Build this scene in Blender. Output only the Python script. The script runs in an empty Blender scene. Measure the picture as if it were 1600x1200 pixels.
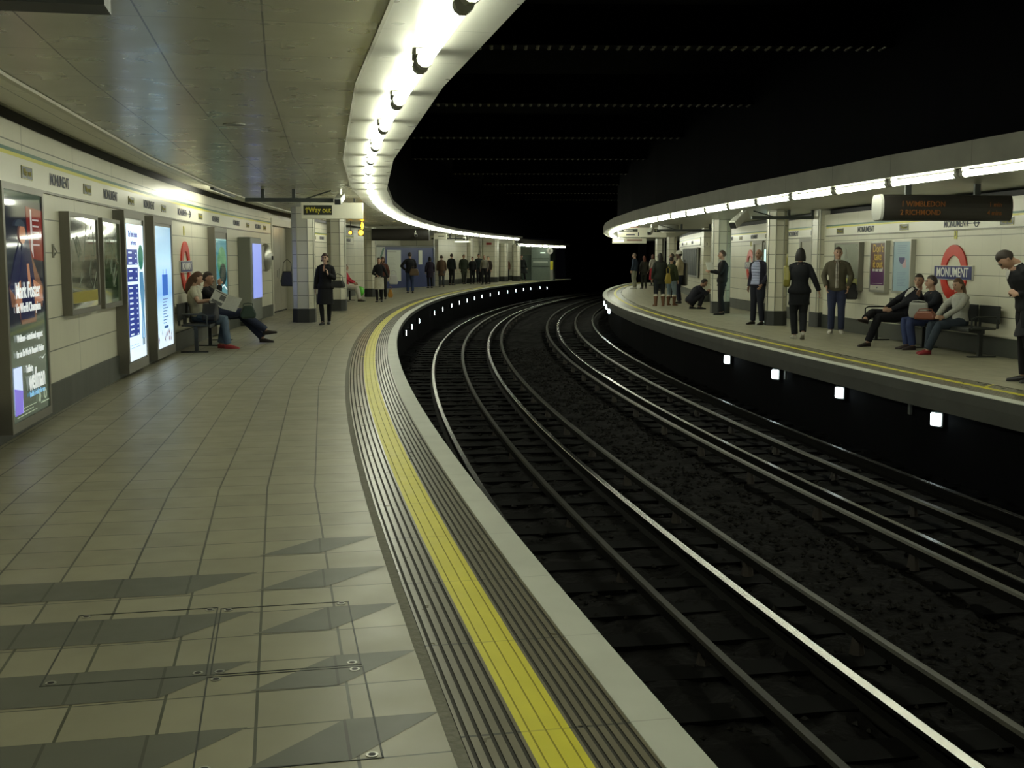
import bpy, bmesh, math, random
from mathutils import Vector, Matrix, Quaternion
random.seed(7)
PI = math.pi
SC = bpy.context.scene
COL = SC.collection

# ------------------------------------------------------------------ camera, world, exposure
cam_d = bpy.data.cameras.new('camera'); cam = bpy.data.objects.new('camera', cam_d); COL.objects.link(cam)
cam_d.sensor_width = 36.0; cam_d.lens = 36.0 * 1800 / 1600
cam_d.clip_end = 400
cam.location = (0, 0, 1.55)
cam.rotation_euler = (PI / 2 - math.atan(197 / 1800), 0, 0)
SC.camera = cam
w = bpy.data.worlds.new('world'); SC.world = w; w.use_nodes = True
w.node_tree.nodes['Background'].inputs[0].default_value = (0.6, 0.65, 0.8, 1)
w.node_tree.nodes['Background'].inputs[1].default_value = 0.0015
SC.view_settings.view_transform = 'Standard'; SC.view_settings.look = 'None'
SC.view_settings.gamma = 1; SC.view_settings.use_curve_mapping = False
SC.view_settings.exposure = 0.0
TUBE_POWER = 27.0
LIGHT_COL = (0.96, 1.0, 0.80)
SC.cycles.use_denoising = True
SC.cycles.max_bounces = 8
SC.cycles.sample_clamp_indirect = 6

# ------------------------------------------------------------------ curved station coordinates
CX, CY, R0 = 159.965, 37.124, 162.867
A0 = math.atan2(-CY, CX)
def ang(s): return s / R0 + A0
def pos(s, u, z=0.0):
    a = ang(s); r = R0 - u
    return Vector((CX - r * math.cos(a), CY + r * math.sin(a), z))
def head(s): return -ang(s)            # rotation so local +Y runs along the platform, +X towards the centre of the bend

# ------------------------------------------------------------------ material helpers
MATS = {}
def mat(name, col, rough=0.6, metal=0.0, emit=None, estr=1.0, noise=0.0, nscale=8.0, bump=0.0, spec=0.5, coat=0.0, alpha=None):
    if name in MATS: return MATS[name]
    m = bpy.data.materials.new(name); m.use_nodes = True
    nt = m.node_tree; b = nt.nodes['Principled BSDF']
    b.inputs['Base Color'].default_value = (*col, 1); b.inputs['Roughness'].default_value = rough
    b.inputs['Metallic'].default_value = metal; b.inputs['Specular IOR Level'].default_value = spec
    b.inputs['Coat Weight'].default_value = coat
    if emit:
        b.inputs['Emission Color'].default_value = (*emit, 1); b.inputs['Emission Strength'].default_value = estr
    if noise > 0 or bump > 0:
        tc = nt.nodes.new('ShaderNodeTexCoord'); n = nt.nodes.new('ShaderNodeTexNoise')
        n.inputs['Scale'].default_value = nscale; n.inputs['Detail'].default_value = 4
        nt.links.new(tc.outputs['Object'], n.inputs['Vector'])
        if noise > 0:
            mx = nt.nodes.new('ShaderNodeMix'); mx.data_type = 'RGBA'
            mx.inputs[6].default_value = (*[c * (1 - noise) for c in col], 1)
            mx.inputs[7].default_value = (*[min(1, c * (1 + noise)) for c in col], 1)
            nt.links.new(n.outputs['Fac'], mx.inputs[0]); nt.links.new(mx.outputs[2], b.inputs['Base Color'])
            if emit: nt.links.new(mx.outputs[2], b.inputs['Emission Color'])
        if bump > 0:
            bp = nt.nodes.new('ShaderNodeBump'); bp.inputs['Strength'].default_value = bump; bp.inputs['Distance'].default_value = 0.02
            nt.links.new(n.outputs['Fac'], bp.inputs['Height']); nt.links.new(bp.outputs['Normal'], b.inputs['Normal'])
    MATS[name] = m
    return m

def grid_mat(name, col, line_col, lines, rough=0.5, metal=0.0, noise=0.12, nscale=1.5, spec=0.5, rnoise=0.15, cellvar=0.0, cell=(1, 1), bump=0.0):
    """UV (metres) grid of joints; lines = [(axis 0|1, period, offset, width, strength)]"""
    m = bpy.data.materials.new(name); m.use_nodes = True; nt = m.node_tree; N = nt.nodes; L = nt.links
    b = N['Principled BSDF']; b.inputs['Metallic'].default_value = metal; b.inputs['Specular IOR Level'].default_value = spec
    uv = N.new('ShaderNodeUVMap'); uv.uv_map = 'UVMap'
    sep = N.new('ShaderNodeSeparateXYZ'); L.new(uv.outputs[0], sep.inputs[0])
    def M(op, a, bb=None, c=None):
        n = N.new('ShaderNodeMath'); n.operation = op
        for i, v in enumerate((a, bb, c)):
            if v is None: continue
            if isinstance(v, (int, float)): n.inputs[i].default_value = v
            else: L.new(v, n.inputs[i])
        return n.outputs[0]
    fac = None
    for ax, per, off, wd, st in lines:
        t = M('FRACT', M('DIVIDE', M('SUBTRACT', sep.outputs[ax], off - per / 2), per))
        d = M('MULTIPLY', M('ABSOLUTE', M('SUBTRACT', t, 0.5)), per)
        l = M('MULTIPLY', M('LESS_THAN', d, wd / 2), st)
        fac = l if fac is None else M('MAXIMUM', fac, l)
    n = N.new('ShaderNodeTexNoise'); n.inputs['Scale'].default_value = nscale; n.inputs['Detail'].default_value = 5
    L.new(uv.outputs[0], n.inputs['Vector'])
    mx = N.new('ShaderNodeMix'); mx.data_type = 'RGBA'
    mx.inputs[6].default_value = (*[c * (1 - noise) for c in col], 1); mx.inputs[7].default_value = (*[min(1, c * (1 + noise)) for c in col], 1)
    L.new(n.outputs['Fac'], mx.inputs[0]); cur = mx.outputs[2]
    if cellvar > 0:
        wn = N.new('ShaderNodeTexWhiteNoise'); wn.noise_dimensions = '2D'
        cb = N.new('ShaderNodeCombineXYZ')
        L.new(M('FLOOR', M('DIVIDE', M('SUBTRACT', sep.outputs[0], cell[2]), cell[0])), cb.inputs[0])
        L.new(M('FLOOR', M('DIVIDE', M('SUBTRACT', sep.outputs[1], cell[3]), cell[1])), cb.inputs[1])
        L.new(cb.outputs[0], wn.inputs['Vector'])
        hs = N.new('ShaderNodeHueSaturation'); L.new(cur, hs.inputs['Color'])
        L.new(M('ADD', M('MULTIPLY', wn.outputs['Value'], 2 * cellvar), 1 - cellvar), hs.inputs['Value']); cur = hs.outputs[0]
    if fac is not None:
        m2 = N.new('ShaderNodeMix'); m2.data_type = 'RGBA'; m2.inputs[7].default_value = (*line_col, 1)
        L.new(cur, m2.inputs[6]); L.new(fac, m2.inputs[0]); cur = m2.outputs[2]
    L.new(cur, b.inputs['Base Color'])
    n2 = N.new('ShaderNodeTexNoise'); n2.inputs['Scale'].default_value = nscale * 2.3; L.new(uv.outputs[0], n2.inputs['Vector'])
    L.new(M('ADD', M('MULTIPLY', n2.outputs['Fac'], rnoise), rough - rnoise / 2), b.inputs['Roughness'])
    if bump > 0:
        bp = N.new('ShaderNodeBump'); bp.inputs['Strength'].default_value = bump; bp.inputs['Distance'].default_value = 0.004
        n3 = N.new('ShaderNodeTexNoise'); n3.inputs['Scale'].default_value = 1.2; L.new(uv.outputs[0], n3.inputs['Vector'])
        L.new(n3.outputs['Fac'], bp.inputs['Height']); L.new(bp.outputs['Normal'], b.inputs['Normal'])
    MATS[name] = m
    return m

CREAM = (0.60, 0.58, 0.46)
M_TILE = grid_mat('cream wall tile', CREAM, (0.12, 0.13, 0.09),
    [(1, 0.325, 0.30, 0.012, 1), (0, 2.05, 0.9, 0.014, 0.8), (0, 0.2929, 0.9, 0.006, 0.16)], rough=0.33, noise=0.14, nscale=0.9, bump=0.35)
M_TILER = grid_mat('cream wall tile right', CREAM, (0.12, 0.13, 0.09),
    [(1, 0.325, 0.29, 0.012, 1), (0, 1.2, 0.3, 0.010, 0.35), (0, 0.6, 0.3, 0.007, 0.22)], rough=0.33, noise=0.14, nscale=0.9, bump=0.35)
M_COL = grid_mat('column tile', (0.62, 0.60, 0.48), (0.12, 0.13, 0.09), [(1, 0.325, 0.33, 0.012, 1)], rough=0.3, noise=0.1)
M_FLOOR = grid_mat('platform tile', (0.255, 0.240, 0.165), (0.05, 0.052, 0.032),
    [(1, 0.318, -0.78, 0.011, 1), (0, 0.32, 3.43, 0.009, 1)], rough=0.40, noise=0.2, nscale=2.2, cellvar=0.09, cell=(0.32, 0.318, 3.43, -0.78), rnoise=0.2)
M_FLOORD = grid_mat('dark inlaid tile', (0.105, 0.108, 0.082), (0.05, 0.05, 0.035),
    [(1, 0.318, -0.78, 0.011, 1), (0, 0.32, 3.43, 0.006, 0.75)], rough=0.45, noise=0.14, nscale=3)
M_FLOORR = grid_mat('platform tile right', (0.295, 0.280, 0.195), (0.07, 0.07, 0.05),
    [(1, 0.32, 7.1, 0.009, 0.7), (0, 0.32, 0.1, 0.006, 0.5)], rough=0.42, noise=0.14, nscale=2.2, cellvar=0.06, cell=(0.32, 0.32, 0.1, 7.1))
M_RIB = grid_mat('ribbed edge slab', (0.17, 0.155, 0.105), (0.04, 0.04, 0.03), [(0, 0.9, 4.43, 0.014, 1)], rough=0.30, noise=0.22, nscale=3)
M_GROOVE = mat('groove dirt', (0.035, 0.033, 0.025), 0.8)
M_YEL = grid_mat('yellow line paint', (0.62, 0.56, 0.02), (0.45, 0.40, 0.02), [(0, 0.9, 4.43, 0.01, 1)], rough=0.45, noise=0.14, nscale=4)
M_WHITE = grid_mat('white edge paint', (0.50, 0.51, 0.44), (0.35, 0.35, 0.3), [(0, 0.9, 4.43, 0.006, 1)], rough=0.5, noise=0.16, nscale=3)
M_CONC = mat('concrete filler', (0.16, 0.155, 0.12), 0.85, noise=0.35, nscale=30, bump=0.6)
M_SKIRT = grid_mat('dark skirting', (0.045, 0.05, 0.04), (0.02, 0.02, 0.02), [(0, 1.2, 0.3, 0.006, 1)], rough=0.45, noise=0.2)
M_BLACK = mat('black painted recess', (0.012, 0.012, 0.012), 0.6)
M_CEIL = grid_mat('brushed ceiling panel', (0.50, 0.49, 0.38), (0.07, 0.07, 0.05),
    [(1, 0.605, -0.76, 0.010, 0.9), (0, 1.025, 2.1, 0.008, 0.7)], rough=0.29, metal=0.65, noise=0.12, nscale=1.3, rnoise=0.16, bump=0.0, cellvar=0.07, cell=(1.025, 0.605, 2.1, -0.76))
M_CEILS = grid_mat('white light strip panel', (0.50, 0.50, 0.43), (0.12, 0.12, 0.1), [(0, 1.025, 2.1, 0.006, 0.7)], rough=0.3, metal=0.35, noise=0.06)
M_CEILR = grid_mat('soffit panel right', (0.34, 0.34, 0.28), (0.1, 0.1, 0.08), [(0, 1.2, 0.3, 0.007, 0.5)], rough=0.34, metal=0.4, noise=0.1)
M_FASC = grid_mat('concrete fascia', (0.36, 0.35, 0.28), (0.1, 0.1, 0.08), [(0, 2.0, 0.3, 0.012, 0.6)], rough=0.7, noise=0.3, nscale=1.5)
M_TRIMC = mat('cream trim', (0.55, 0.53, 0.42), 0.4)
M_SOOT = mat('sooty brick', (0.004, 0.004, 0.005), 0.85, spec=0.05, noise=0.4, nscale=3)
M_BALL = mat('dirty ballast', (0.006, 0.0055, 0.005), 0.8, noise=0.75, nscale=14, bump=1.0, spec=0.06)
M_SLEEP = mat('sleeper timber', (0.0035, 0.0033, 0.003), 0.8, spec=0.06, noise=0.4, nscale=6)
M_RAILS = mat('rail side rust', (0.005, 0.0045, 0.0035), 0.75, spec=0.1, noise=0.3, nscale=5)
M_RAILT = mat('rail head steel', (0.42, 0.41, 0.38), 0.24, metal=1.0)
M_COND = mat('conductor rail steel', (0.045, 0.043, 0.032), 0.45, metal=0.7, noise=0.3, nscale=4)
M_INS = mat('rail insulator', (0.04, 0.033, 0.026), 0.5)
M_TUBE = mat('fluorescent tube glow', (1, 1, 1), 0.5, emit=LIGHT_COL, estr=TUBE_POWER)
M_LAMPW = mat('white lamp glow', (1, 1, 1), 0.5, emit=(0.80, 0.97, 1.0), estr=9)
M_AMB = mat('amber lamp glow', (1, 0.6, 0.05), 0.5, emit=(1.0, 0.50, 0.02), estr=9)
M_STEEL = mat('brushed steel', (0.45, 0.45, 0.40), 0.35, metal=0.8)
M_DSTEEL = mat('dark steel', (0.05, 0.055, 0.05), 0.5, metal=0.4)
M_FRAME = mat('bronze poster frame', (0.20, 0.19, 0.16), 0.4, metal=0.5)
M_LTGREY = mat('pale grey plastic', (0.28, 0.28, 0.25), 0.6)
M_GLASS = mat('poster glazing dark', (0.05, 0.06, 0.055), 0.12)
M_NAVY = mat('blue sign enamel', (0.020, 0.025, 0.13), 0.3)
M_RED = mat('red sign enamel', (0.55, 0.03, 0.015), 0.3)
M_SIGNW = mat('white sign enamel', (0.70, 0.68, 0.56), 0.28)
M_SIGNB = mat('black sign panel', (0.018, 0.022, 0.015), 0.3)
M_TXTW = mat('white lettering', (0.80, 0.80, 0.74), 0.5)
M_TXTD = mat('dark blue lettering', (0.035, 0.04, 0.07), 0.5)
M_TXTY = mat('yellow lettering', (0.65, 0.58, 0.05), 0.5)
M_GREEN = mat('green line stripe', (0.02, 0.11, 0.06), 0.35)
M_YSTR = mat('yellow line stripe', (0.60, 0.55, 0.03), 0.3)

# ------------------------------------------------------------------ object helpers
def tag(o, label=None, cat=None, group=None, kind=None):
    if label: o['label'] = label
    if cat: o['category'] = cat
    if group: o['group'] = group
    if kind: o['kind'] = kind
    return o
def empty(name, loc=(0, 0, 0), rz=0.0, label=None, cat=None, group=None):
    o = bpy.data.objects.new(name, None); COL.objects.link(o); o.location = loc; o.rotation_euler = (0, 0, rz)
    o.empty_display_size = 0.1
    return tag(o, label, cat, group)
def copy_tree(o, parent=None):
    c = o.copy(); COL.objects.link(c)
    if parent is not None: c.parent = parent
    for ch in [x for x in TREE.get(o.name, [])]:
        copy_tree(ch, c)
    TREE.setdefault(c.name, [])
    if parent is not None: TREE.setdefault(parent.name, []).append(c)
    return c
TREE = {}
class MB:
    def __init__(s): s.v = []; s.f = []; s.m = []; s.uv = []; s.has = False
    def face(s, pts, mi=0, uvs=None):
        i = len(s.v); s.v += [tuple(p) for p in pts]; s.f.append(tuple(range(i, i + len(pts)))); s.m.append(mi)
        s.uv.append(uvs or [(p[0], p[2]) for p in pts]); return s
    def box(s, a, b, mi=0, M=None):
        x0, y0, z0 = a; x1, y1, z1 = b
        P = [Vector(p) for p in ((x0,y0,z0),(x1,y0,z0),(x1,y1,z0),(x0,y1,z0),(x0,y0,z1),(x1,y0,z1),(x1,y1,z1),(x0,y1,z1))]
        if M: P = [M @ p for p in P]
        i = len(s.v); s.v += [tuple(p) for p in P]
        for q in ((0,3,2,1),(4,5,6,7),(0,1,5,4),(1,2,6,5),(2,3,7,6),(3,0,4,7)):
            s.f.append(tuple(i + k for k in q)); s.m.append(mi); s.uv.append([(P[k][0] + P[k][1], P[k][2]) for k in q])
        return s
    def tube(s, pts, r, n=10, mi=0, cap=True):
        pts = [Vector(p) for p in pts]; rr = r if isinstance(r, (list, tuple)) else [r] * len(pts)
        up = None; rings = []
        for k, p in enumerate(pts):
            t = (pts[min(k + 1, len(pts) - 1)] - pts[max(k - 1, 0)]).normalized()
            if up is None:
                ref = Vector((0, 0, 1)) if abs(t.z) < 0.9 else Vector((1, 0, 0)); up = (ref - t * ref.dot(t)).normalized()
            else: up = (up - t * up.dot(t)).normalized()
            sd = t.cross(up); rg = []
            for j in range(n):
                a = 2 * PI * j / n; q = rr[k]
                if isinstance(q, (int, float)): q = (q, q)
                rg.append(len(s.v)); s.v.append(tuple(p + sd * math.cos(a) * q[0] + up * math.sin(a) * q[1]))
            rings.append(rg)
        for a, b in zip(rings, rings[1:]):
            for j in range(n):
                s.f.append((a[j], a[(j + 1) % n], b[(j + 1) % n], b[j])); s.m.append(mi); s.uv.append([(0, 0)] * 4)
        if cap:
            s.f.append(tuple(rings[0][::-1])); s.m.append(mi); s.uv.append([(0, 0)] * n)
            s.f.append(tuple(rings[-1])); s.m.append(mi); s.uv.append([(0, 0)] * n)
        return s
    def prism(s, poly, y0, y1, mi=0):
        """polygon in x,z extruded along y"""
        n = len(poly); i = len(s.v)
        s.v += [(p[0], y0, p[1]) for p in poly] + [(p[0], y1, p[1]) for p in poly]
        s.f.append(tuple(range(i, i + n))); s.m.append(mi); s.uv.append([(p[0], p[1]) for p in poly])
        s.f.append(tuple(range(i + 2 * n - 1, i + n - 1, -1))); s.m.append(mi); s.uv.append([(p[0], p[1]) for p in poly][::-1])
        for k in range(n):
            a, b = i + k, i + (k + 1) % n
            s.f.append((b, a, a + n, b + n)); s.m.append(mi); s.uv.append([(0, 0)] * 4)
        return s
    def sphere(s, c, r, n=14, m=8, mi=0):
        r = r if isinstance(r, (tuple, list)) else (r, r, r); i = len(s.v)
        s.v.append((c[0], c[1], c[2] + r[2]))
        for k in range(1, m):
            t = PI * k / m
            for j in range(n):
                a = 2 * PI * j / n
                s.v.append((c[0] + r[0] * math.sin(t) * math.cos(a), c[1] + r[1] * math.sin(t) * math.sin(a), c[2] + r[2] * math.cos(t)))
        s.v.append((c[0], c[1], c[2] - r[2])); e = len(s.v) - 1
        for j in range(n):
            q = [(i, i + 1 + j, i + 1 + (j + 1) % n)]
            for k in range(m - 2):
                b = i + 1 + k * n; q.append((b + j, b + n + j, b + n + (j + 1) % n, b + (j + 1) % n))
            b = i + 1 + (m - 2) * n; q.append((b + j, e, b + (j + 1) % n))
            for f in q: s.f.append(f); s.m.append(mi); s.uv.append([(0, 0)] * len(f))
        return s
    def mesh(s, name, mats, smooth=False):
        me = bpy.data.meshes.new(name); me.from_pydata(s.v, [], s.f)
        if not isinstance(mats, (list, tuple)): mats = [mats]
        for m in mats: me.materials.append(m)
        me.polygons.foreach_set('material_index', s.m)
        uvl = me.uv_layers.new(name='UVMap'); flat = [c for u in s.uv for p in u for c in p]; uvl.data.foreach_set('uv', flat)
        if smooth: me.polygons.foreach_set('use_smooth', [True] * len(me.polygons))
        me.update(); return me
    def build(s, name, mats, parent=None, smooth=False, bevel=0.0):
        o = bpy.data.objects.new(name, s.mesh(name, mats, smooth)); COL.objects.link(o)
        if bevel > 0:
            b = o.modifiers.new('bevel', 'BEVEL'); b.width = bevel; b.segments = 2; b.limit_method = 'ANGLE'
        if parent is not None:
            o.parent = parent; TREE.setdefault(parent.name, []).append(o)
        return o
_txt = {}
def text_mesh(t, size, xs=1.0, mat_=None, ext=0.0015):
    k = (t, size, xs, mat_.name)
    if k in _txt: return _txt[k]
    cu = bpy.data.curves.new('txt', 'FONT'); cu.body = t; cu.size = size; cu.align_x = 'CENTER'; cu.align_y = 'CENTER'; cu.extrude = ext
    cu.resolution_u = 3; cu.offset = size * 0.010
    o = bpy.data.objects.new('txt', cu); COL.objects.link(o)
    me = bpy.data.meshes.new_from_object(o.evaluated_get(bpy.context.evaluated_depsgraph_get()))
    bpy.data.objects.remove(o)
    # font plane (x,y) -> sign plane (x,z), facing -y
    for v in me.vertices: v.co = Vector((v.co.x * xs, -v.co.z, v.co.y))
    me.materials.clear(); me.materials.append(mat_); me.update()
    _txt[k] = me; return me
def text(t, size, x, y, z, parent, m=M_TXTW, xs=1.0, name='lettering', rot=0.0):
    o = bpy.data.objects.new(name, text_mesh(t, size, xs, m)); COL.objects.link(o); o.parent = parent
    TREE.setdefault(parent.name, []).append(o)
    o.location = (x, y, z); o.rotation_euler = (0, rot, 0); return o
def srange(a, b, step, first=None):
    out = [a]; k = math.ceil((a - (first if first is not None else a)) / step + 1e-6); base = first if first is not None else a
    while base + k * step < b - 1e-6:
        if base + k * step > a + 1e-6: out.append(base + k * step)
        k += 1
    out.append(b); return out
def strip(name, prof, ss, mats, mids=None, kind='structure', parent=None, uvmode='u', extra=None):
    """extrude a (u,z) profile along the bend"""
    b = MB()
    for i, (s0, s1) in enumerate(zip(ss, ss[1:])):
        for k, (p, q) in enumerate(zip(prof, prof[1:])):
            def uvp(s_, pt): return (s_, pt[0] if uvmode == 'u' else pt[1])
            b.face([pos(s0, *p), pos(s1, *p), pos(s1, *q), pos(s0, *q)], mids[k] if mids else 0, [uvp(s0, p), uvp(s1, p), uvp(s1, q), uvp(s0, q)])
    if extra: extra(b)
    o = b.build(name, mats, parent)
    if kind: o['kind'] = kind
    return o
def wallroot(name, s, u, side, label, cat, group=None, z=0.0, out=0.0):
    """root of a thing on a wall: x runs right as seen by a viewer facing it, y points into the wall"""
    rz = head(s) + (PI / 2 if side == 'L' else -PI / 2)
    return empty(name, pos(s, u, z), rz, label, cat, group)
def perproot(name, s, u, z, label, cat, group=None):
    return empty(name, pos(s, u, z), head(s), label, cat, group)

S_A, S_B = -6.0, 86.0
FAC = lambda a, b, f: srange(a, b, 6.15, f)
FINE = lambda a, b: srange(a, b, 0.9, 4.43)

# ------------------------------------------------------------------ floors and platform edges
def dark_tiles(b):
    z = 0.0012
    def poly(pts): b.face([pos(s_, u_, z) for s_, u_ in pts], 1, [(s_, u_) for s_, u_ in pts])
    k = 0
    for k in range(-6, 4):
        sl = 4.07 + 0.64 * k; sh = sl + 0.32
        if sl < 6.2:
            poly([(sl, -1.416), (sl, -1.098), (sh, -0.78), (sh, -1.098)])
        if sl < 5.6:
            poly([(sl, -3.68), (sl, -1.734), (sh, -1.416), (sh, -3.68)])
strip('floor', [(-6.6, 0), (-0.78, 0)], FAC(S_A, S_B, 7.8), [M_FLOOR, M_FLOORD], extra=dark_tiles)
strip('trim_1', [(-0.785, -0.02), (-0.782, 0.001), (-0.738, 0.001), (-0.73, -0.02)], FINE(S_A, S_B), M_CONC)
def rib_profile(u0, u1, n, dark=1, top=0, depth=0.006, gw=0.010):
    """ribs between u0 and u1 with n grooves"""
    pr = [(u0, 0.0)]; mi = []; w_ = (u1 - u0) / n
    for i in range(n):
        c = u0 + w_ * (i + 0.5)
        pr += [(c - gw / 2, 0.0), (c - gw / 2 + 0.001, -depth), (c + gw / 2 - 0.001, -depth), (c + gw / 2, 0.0)]; mi += [top, dark, dark, dark]
    pr.append((u1, 0.0)); mi.append(top)
    return pr, mi
pr, mi = rib_profile(-0.735, -0.535, 5, gw=0.014)
p2, m2 = rib_profile(-0.535, -0.37, 3, dark=3, top=2, depth=0.002, gw=0.006)
p3, m3 = rib_profile(-0.37, -0.16, 6, gw=0.013)
strip('trim_2', pr + p2[1:] + p3[1:], FINE(S_A, S_B), [M_RIB, M_GROOVE, M_YEL, mat('yellow groove', (0.3, 0.27, 0.02), 0.7)], mids=mi + m2 + m3)
strip('trim_3', [(-0.16, -0.004), (-0.159, 0.003), (-0.006, 0.003), (0, -0.004), (0, -0.09), (-0.02, -0.10)], FINE(S_A, S_B), [M_WHITE, M_SKIRT], mids=[0, 0, 0, 1, 1])
strip('trim_4', [(-0.02, -0.10), (-0.30, -0.14), (-0.30, -1.4)], FAC(S_A, S_B, 7.8), M_SOOT)
# right platform
strip('floor', [(7.1, 0), (10.9, 0)], FAC(5.0, 75, 7.8), M_FLOORR)
pr, mi = rib_profile(6.48, 6.78, 7)
p2, m2 = rib_profile(6.78, 6.88, 2, dark=3, top=2, depth=0.002, gw=0.006)
p3, m3 = rib_profile(6.88, 7.10, 5)
strip('trim_5', pr + p2[1:] + p3[1:], FINE(5.0, 75), [M_RIB, M_GROOVE, M_YEL, MATS['yellow groove']], mids=mi + m2 + m3)
strip('trim_6', [(6.48, -0.003), (6.478, 0.003), (6.305, 0.003), (6.30, -0.004)], FINE(5.0, 75), M_WHITE)
strip('trim_7', [(6.30, -0.004), (6.30, -0.13), (6.32, -0.30), (6.55, -0.32), (6.55, -1.4)], FAC(5.0, 75, 7.8),
      [mat('platform nosing', (0.10, 0.10, 0.085), 0.7, noise=0.3, nscale=2), M_SOOT], mids=[0, 0, 1, 1])
b = MB(); b.face([pos(75, 6.3, 0), pos(75, 11, 0), pos(75, 11, -1.4), pos(75, 6.3, -1.4)]); b.build('trim_8', M_SOOT)['kind'] = 'structure'
# painted cross marks beside the yellow lines
for s_, u0, u1, lab in ((18.2, -0.60, -0.36, 'thin yellow cross mark joining the yellow line on the near platform edge'),
                        (12.72, 6.86, 7.12, 'short yellow cross mark beside the yellow line on the far platform')):
    b = MB(); b.face([pos(s_ - 0.02, u0, .0035), pos(s_ + 0.02, u0, .0035), pos(s_ + 0.02 + (u0 > 0) * .25, u1, .0035), pos(s_ - 0.02 + (u0 > 0) * .25, u1, .0035)])
    tag(b.build('painted_line_mark', M_YEL), lab, 'line marking')
# floor access covers with lifting keyholes
def access_cover(s0, s1, u0, u1, label):
    r = perproot('floor_access_cover', (s0 + s1) / 2, (u0 + u1) / 2, 0, label, 'access cover')
    hs, hu = (s1 - s0) / 2, (u1 - u0) / 2; b = MB(); t = 0.006
    for a, c in (((-hu, -hs), (hu, -hs + t)), ((-hu, hs - t), (hu, hs)), ((-hu, -hs), (-hu + t, hs)), ((hu - t, -hs), (hu, hs))):
        b.box((a[0], a[1], 0.0), (c[0], c[1], 0.0022))
    b.build('edge_frame', M_DSTEEL, r)
    for sx in (-1, 1):
        for sy in (-1, 1):
            k = MB(); cx, cy = sx * (hu - 0.035), sy * (hs - 0.03)
            k.tube([(cx, cy, 0.0), (cx, cy, 0.0035)], 0.020, 12); kh = k.build('lifting_socket', M_STEEL, r)
            k = MB(); k.tube([(cx, cy, 0.0036), (cx, cy, 0.0042)], 0.012, 12); k.build('key_hole', M_BLACK, kh)
    return r
access_cover(4.26, 5.10, -1.565, -1.00, 'large tiled access cover nearest the ribbed edge with a bright steel socket')
access_cover(4.26, 5.12, -2.165, -1.575, 'tiled access cover in the dark bands, left of the one by the edge')
access_cover(3.42, 4.25, -1.575, -0.995, 'tiled access cover at the bottom of the photo in front of the edge one')

# ------------------------------------------------------------------ walls and ceilings, near side
UL = -3.68
WF = lambda a, b: srange(a, b, 2.05, 0.9)
strip('wall_left', [(UL, 0.30), (UL, 2.75)], WF(S_A, 31.35), M_TILE, uvmode='z')
strip('baseboard_left', [(UL + 0.02, 0.0), (UL + 0.025, 0.30), (UL, 0.30)], WF(S_A, 31.35), M_SKIRT)
strip('trim_9', [(UL + 0.01, 2.745), (UL + 0.012, 2.745), (UL + 0.012, 2.84), (UL + 0.01, 2.84)], WF(S_A, 47.5), M_BLACK)
strip('trim_10', [(UL + 0.012, 2.84), (-3.09, 2.755)], WF(S_A, 47.5), M_TILE)
strip('trim_11', [(-3.10, 2.77), (-3.10, 2.735), (-3.05, 2.735), (-3.05, 2.76)], FAC(S_A, 47.5, 8.2), M_TRIMC)
strip('ceiling', [(-3.10, 2.765), (-0.76, 2.765)], FAC(S_A, S_B, 8.2), M_CEIL)
strip('ceiling', [(-6.4, 2.78), (-3.10, 2.78)], FAC(47.5, S_B, 8.2), M_CEIL)
strip('trim_12', [(-0.77, 2.77), (-0.77, 2.75), (-0.75, 2.75), (-0.15, 2.75), (-0.15, 2.86)], FAC(S_A, 72.0, 8.2), [M_CEILS, M_FASC], mids=[1, 1, 0, 1])
strip('trim_13', [(-0.76, 2.77), (-0.76, 2.42), (-0.12, 2.42), (-0.12, 2.60)], FAC(72.0, S_B, 8.2), [M_FASC, M_CEILS, M_FASC], mids=[0, 1, 2])
# far part of the near wall
strip('wall_left_far', [(-3.95, 0.30), (-3.95, 2.85)], WF(35.0, 47.6), M_TILE, uvmode='z')
strip('baseboard_left_far', [(-3.92, 0), (-3.93, 0.30)], WF(35.0, 47.6), M_SKIRT)
def vquad(name, p, q, z0, z1, m, kind='structure'):
    b = MB(); L_ = (Vector(q) - Vector(p)).length
    b.face([(p[0], p[1], z0), (q[0], q[1], z0), (q[0], q[1], z1), (p[0], p[1], z1)], 0, [(0, z0), (L_, z0), (L_, z1), (0, z1)])
    o = b.build(name, m); o['kind'] = kind; return o
def W2(s, u): return tuple(pos(s, u)[:2])
vquad('wall_return', W2(47.6, -3.95), W2(49.6, -3.60), 0, 2.8, M_TILE)
vquad('wall_return', W2(49.6, -3.60), W2(49.6, -5.9), 0, 2.8, M_TILE)
vquad('wall_recess', W2(49.6, -5.9), W2(64.0, -5.6), 0, 2.8, M_TILE)
vquad('wall_recess', W2(64.0, -5.6), W2(64.0, -3.45), 0, 2.8, M_TILE)
strip('wall_left_end', [(-3.45, 0.30), (-3.45, 2.85)], WF(64.0, 84.0), M_TILE, uvmode='z')
strip('baseboard_left_end', [(-3.42, 0), (-3.43, 0.30)], WF(64.0, 84.0), M_SKIRT)
vquad('wall_end', W2(84.0, -3.45), W2(84.0, -1.2), 0, 2.8, mat('grey green end wall', (0.16, 0.19, 0.15), 0.6, noise=0.15))
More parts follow.
